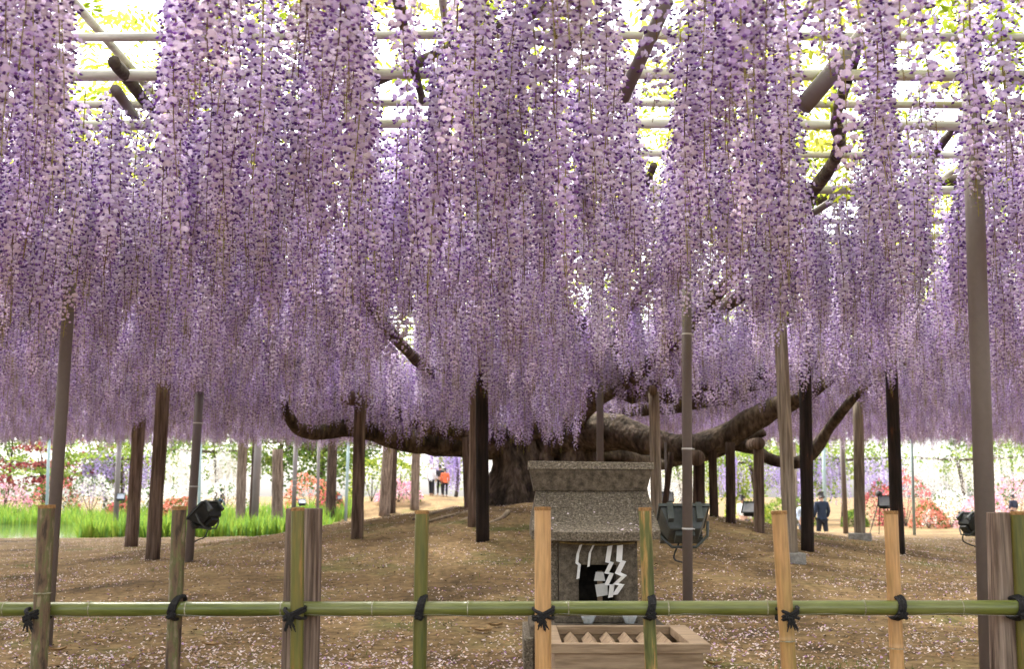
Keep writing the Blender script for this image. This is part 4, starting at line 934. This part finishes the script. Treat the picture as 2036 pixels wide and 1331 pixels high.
for a in ((560, 66, 7.0, 6.5, ['green', 'light'], 'large green tree behind the brown post at pond edge'), (640, 68, 7.5, 7, ['light', 'green'], 'light green broadleaf tree behind the curved limb'), (720, 72, 8, 7, ['green', 'light'], 'dense green tree behind the yellow green bush'),
          (860, 80, 8, 7, ['light', 'yellow'], 'pale yellow green tree behind the strolling people'), (300, 74, 7, 7, ['light', 'green'], 'pale green tree far behind the white azalea mound'), (20, 76, 8, 9, ['green', 'light'], 'tall green tree behind the dark red maple'),
          (1450, 74, 6, 7, ['yellow', 'light'], 'yellow green tree behind the right limb posts'), (1600, 78, 7, 7, ['light', 'yellow'], 'light green tree behind the charred posts'), (1960, 84, 7, 8, ['light', 'green'], 'green tree far behind the pink azaleas')):
    tree_at('broadleaf_tree', *a)
for px_, Y_, wd_, ht_, lab in ((742, 60, 2.6, 2.4, 'round yellow green bush between two brown posts'), (798, 63, 2.2, 2.2, 'smaller yellow green bush near the strolling people')):
    azalea(px_, Y_, wd_, ht_, 'yellow', lab, .8, 1600)
def hanging(px, Y, wd, dp, ztop, L_, key, label, nr=190, green=.25):
    sd_[0] += 1; r = np.random.default_rng(sd_[0]); x = (px - CX) / FPX * Y; z = h(x, Y)
    th = thing('hanging_wisteria', (x, Y, z), label, 'wisteria')
    m = MB(); m.tube(spline([Vector((x, Y, z - .1)), Vector((x + .2, Y, z + ztop * .5)), Vector((x - .1, Y, z + ztop))], 5), .12, 7, .2, 3)
    for k in range(10): m.tube([Vector((x, Y, z + ztop * .95)), Vector((x + wd / 2 * math.cos(k * .63), Y + dp / 2 * math.sin(k * .63), z + ztop))], [.07, .02], 5)
    m.build('trunk', M['bark'], th)
    ncl = max(6, nr // 14); cxs = r.uniform(-wd / 2, wd / 2, ncl); czs = r.uniform(-.55, .35, ncl); ci_ = r.integers(0, ncl, nr); bx = cxs[ci_] + r.normal(size=nr) * .22; by_ = r.uniform(-dp / 2, dp / 2, nr); ln = r.uniform(.6, 1.15, nr) * L_; per = 34
    t = np.tile(np.linspace(0, 1, per), nr); i = np.repeat(np.arange(nr), per)
    c = np.stack([x + bx[i] + r.normal(size=len(i)) * .05 * (1.1 - t), Y + by_[i] + r.normal(size=len(i)) * .05, z + ztop - t * ln[i] + r.normal(size=len(i)) * .03 + (czs[ci_] + r.uniform(-.15, .15, nr))[i]], 1)
    fol_obj('flower_strings', c, .11, pick(key, len(i), r), sd_[0], th)
    n = int(1400 * green / .25); c = np.stack([x + r.uniform(-wd / 2, wd / 2, n), Y + r.uniform(-dp / 2, dp / 2, n), z + ztop + .1 + np.repeat(r.normal(size=n // 20 + 1) * .75, 20)[:n] + r.normal(size=n) * .16], 1); c[:, 0] = x + (np.repeat(r.uniform(-wd / 2, wd / 2, n // 20 + 1), 20)[:n] + r.normal(size=n) * .3)
    fol_obj('leaves', c, .2, pick('light', n, r), sd_[0] + 500, th)
hanging(430, 64, 5.2, 3, 3.6, 1.9, 'white', 'white hanging wisteria behind the big tilted floodlight')
hanging(1900, 68, 8.5, 4, 4.0, 2.4, 'white', 'white hanging wisteria behind the pink azaleas', 320, .12)
hanging(2110, 66, 5, 4, 4.0, 1.6, 'white', 'white hanging wisteria beyond the fence end', 160, .1)
hanging(905, 70, 3.4, 3, 3.6, 2.2, 'lilac', 'pale lilac hanging wisteria behind the strolling people', 150, .1)
hanging(245, 65, 4, 3, 3.2, 2.0, 'lilac', 'lilac hanging wisteria behind the white azalea mound', 150)
hanging(1490, 68, 6, 4, 3.8, 1.9, 'lilac', 'lilac hanging wisteria behind the right limb posts', 190, .4)
hanging(1665, 66, 7, 4, 3.9, 2.2, 'lilac', 'lilac hanging wisteria with green tufts behind the footed post', 240, .4)
hanging(1345, 72, 4, 3, 3.8, 2.4, 'white', 'white hanging wisteria seen past the shrine roof', 150, .15)
rk = MB(); rc = G(551, 1060)
bm_ = bmesh.new(); bmesh.ops.create_icosphere(bm_, subdivisions=3, radius=1)
me = bpy.data.meshes.new('rock')
for v in bm_.verts:
    k = 1 + .25 * noise.noise(v.co * 1.7); v.co = Vector((v.co.x * .30 * k, v.co.y * .3 * k, v.co.z * .09 * k))
bm_.to_mesh(me); bm_.free(); me.materials.append(M['rock']); o = bpy.data.objects.new('rock', me); col.objects.link(o); o.location = rc + Vector((0, 0, .02)); props(o, 'flat grey rock at the mound edge by the pond', 'rock')

# ------------------------------------------------------------------ tripod with camera
tb = G(1752, 1064); hz = P(1752, 992, tb.y).z
tp = thing('tripod', tb, 'thin black camera tripod beside the leaning charred post', 'tripod')
hd = Vector((tb.x, tb.y, hz))
for a in (200, 320, 80):
    f = Vector((tb.x + .34 * math.cos(R(a)), tb.y + .34 * math.sin(R(a)), 0)); f.z = h(f.x, f.y)
    MB().tube([f, hd.lerp(f, .5), hd], [.010, .013, .016], 8).build('leg', M['black_metal'], tp)
MB().tube([hd - Vector((0, 0, .12)), hd + Vector((0, 0, .05))], .025, 10).build('head', M['black_metal'], tp)
cm = thing('camera', hd + Vector((0, 0, .055)), 'dark camera with round lens on the tripod', 'camera')
MB().box(hd + Vector((-.07, -.04, .052)), hd + Vector((.07, .04, .15))).build('body', M['black_metal'], cm, bevel=.01)
MB().tube([hd + Vector((-.02, -.041, .1)), hd + Vector((-.06, -.15, .1))], [.045, .05], 14).build('lens', M['black_metal'], cm, smooth_=True)
MB().box(hd + Vector((-.03, -.03, .151)), hd + Vector((.03, .03, .185))).build('viewfinder', M['grey_metal'], cm, bevel=.006)

# ------------------------------------------------------------------ people
def cloth(name, c): return mat(name, [tuple(q * .8 for q in c), c], .9, (12, 12, 12), .2)
M['skin'] = mat('skin', [(.42, .25, .17), (.5, .31, .22)], .6, (10, 10, 10), 0)
M['hair'] = mat('hair', [(.012, .01, .009), (.03, .024, .02)], .6, (30, 30, 30), .3)
def skin_obj(name, V, E, Rd, m, parent, root=0, sub=2):
    me = bpy.data.meshes.new(name); me.from_pydata([tuple(v) for v in V], E, []); o = bpy.data.objects.new(name, me); col.objects.link(o); o.parent = parent
    md = o.modifiers.new('skin', 'SKIN'); md.use_smooth_shade = True
    for i, q in enumerate(Rd): me.skin_vertices[0].data[i].radius = q if isinstance(q, tuple) else (q, q)
    me.skin_vertices[0].data[root].use_root = True
    s = o.modifiers.new('sub', 'SUBSURF'); s.levels = sub; s.render_levels = sub
    me.materials.append(m); return o
def person(px, Y, z, ht, face, top, legs, label, hat=None, stride=.12, coat=0.0, bend=0.0):
    x = (px - CX) / FPX * Y; th = thing('person', (x, Y, z), label, 'person'); th.rotation_euler = (0, 0, R(face)); k = ht / 1.7
    S = lambda a, b, c: Vector((a * k, b * k + bend * max(0, c - .95), c * k - .15 * bend * max(0, c - .95)))
    V = [S(0, 0, .95)]; E = []; Rd = [(.14 * k, .11 * k)]
    def chain(start, pts, rads):
        p = start
        for q, r_ in zip(pts, rads): V.append(S(*q)); Rd.append(r_ * k if not isinstance(r_, tuple) else (r_[0] * k, r_[1] * k)); E.append((p, len(V) - 1)); p = len(V) - 1
        return p
    chest = chain(0, [(0, 0, 1.15), (0, -.01, 1.36), (0, 0, 1.45)], [(.13, .1), (.15, .11), (.06, .06)])
    head = chain(chest, [(0, -.01, 1.53), (0, -.02, 1.62), (0, -.02, 1.69)], [.055, (.078, .095), .05])
    chain(head - 1, [(0, -.125, 1.60)], [.015])                       # nose
    for s in (-1, 1):
        chain(head - 1, [(s * .085, .005, 1.61)], [.018])             # ears
        hand = chain(chest - 1, [(s * .19, .0, 1.40), (s * .24, .03, 1.14), (s * .22, -.10, .93), (s * .22, -.13, .86)], [.055, .042, .034, .03])
        for j in range(4): chain(hand, [(s * (.205 + .012 * j), -.14 - .012 * j, .80 + .006 * j), (s * (.20 + .011 * j), -.155 - .012 * j, .765 + .008 * j)], [.010, .008])
        chain(hand, [(s * .185, -.165, .84), (s * .18, -.185, .815)], [.011, .009])
        chain(0, [(s * .09, 0, .88), (s * .10, -s * stride * .5, .50), (s * .10, -s * stride * .8 + .03, .09), (s * .10, -s * stride * .8 - .12, .04)], [.085, .062, .042, .04])
    skin_obj('body', V, E, Rd, M['skin'], th)
    V2 = [S(0, 0, 1.0)]; E2 = []; R2 = [(.165 * k, .135 * k)]; V_, E_, R_ = V, E, Rd
    V, E, Rd = V2, E2, R2
    def chain2(start, pts, rads):
        p = start
        for q, r_ in zip(pts, rads): V2.append(S(*q)); R2.append((r_[0] * k, r_[1] * k) if isinstance(r_, tuple) else r_ * k); E2.append((p, len(V2) - 1)); p = len(V2) - 1
        return p
    if coat: chain2(0, [(0, 0, 1.0 - coat)], [(.19, .16)])
    c2 = chain2(0, [(0, 0, 1.18), (0, -.005, 1.37), (0, 0, 1.47)], [(.155, .125), (.175, .13), (.075, .07)])
    for s in (-1, 1): chain2(c2 - 1, [(s * .195, 0, 1.40), (s * .245, .03, 1.14), (s * .225, -.09, .95)], [.075, .062, .052])
    skin_obj('jacket', V2, E2, R2, cloth('cloth_top', top), th)
    V3 = [S(0, 0, .96)]; E3 = []; R3 = [(.155 * k, .125 * k)]
    for s in (-1, 1):
        p = 0
        for q, r_ in zip([(s * .09, 0, .86), (s * .10, -s * stride * .5, .50), (s * .10, -s * stride * .8 + .03, .10)], [.10, .078, .06]):
            V3.append(S(*q)); R3.append(r_ * k); E3.append((p, len(V3) - 1)); p = len(V3) - 1
    skin_obj('trousers', V3, E3, R3, cloth('cloth_legs', legs), th)
    V4 = [S(0, .015, 1.645), S(0, -.015, 1.69), S(0, .045, 1.57)]
    skin_obj('hair' if not hat else 'hat', V4, [(0, 1), (0, 2)], [(.082 * k, .088 * k), (.058 * k, .066 * k), .056 * k], M['hair'] if not hat else cloth('hat', hat), th)
    return th
zl = lambda px, Y: h((px - CX) / FPX * Y, Y)
person(859, 60, zl(859, 60), 1.62, 160, (.8, .8, .82), (.02, .02, .025), 'person in long white coat and black trousers walking away', (.8, .8, .78), coat=.22)
person(876, 61, zl(876, 61), 1.60, 200, (.04, .04, .045), (.02, .02, .022), 'person with dark hair in black beside the white coat')
person(886, 60, zl(886, 60), 1.48, 185, (.75, .17, .07), (.02, .02, .025), 'person in orange red jacket beside the white coat', coat=.15)
person(1626, 36.5, zl(1626, 36.5), 1.74, 195, (.018, .028, .05), (.02, .022, .03), 'person in navy jacket with back turned behind a charred post', coat=.1)
person(1589, 38, zl(1589, 38), 1.5, 20, (.5, .58, .7), (.1, .1, .12), 'person in pale blue half hidden behind the charred post')
person(1474, 37, zl(1474, 37), 1.66, 120, (.8, .79, .77), (.2, .2, .22), 'person in white shirt leaning near the small floodlight', bend=.12)
person(447, 62, zl(447, 62), 1.6, 90, (.06, .07, .09), (.04, .12, .28), 'person in blue trousers far behind the tilted floodlight', stride=.3)
person(2003, 58, zl(2003, 58), 1.66, 200, (.04, .045, .07), (.02, .02, .03), 'person in dark clothes before the rose pink azalea')
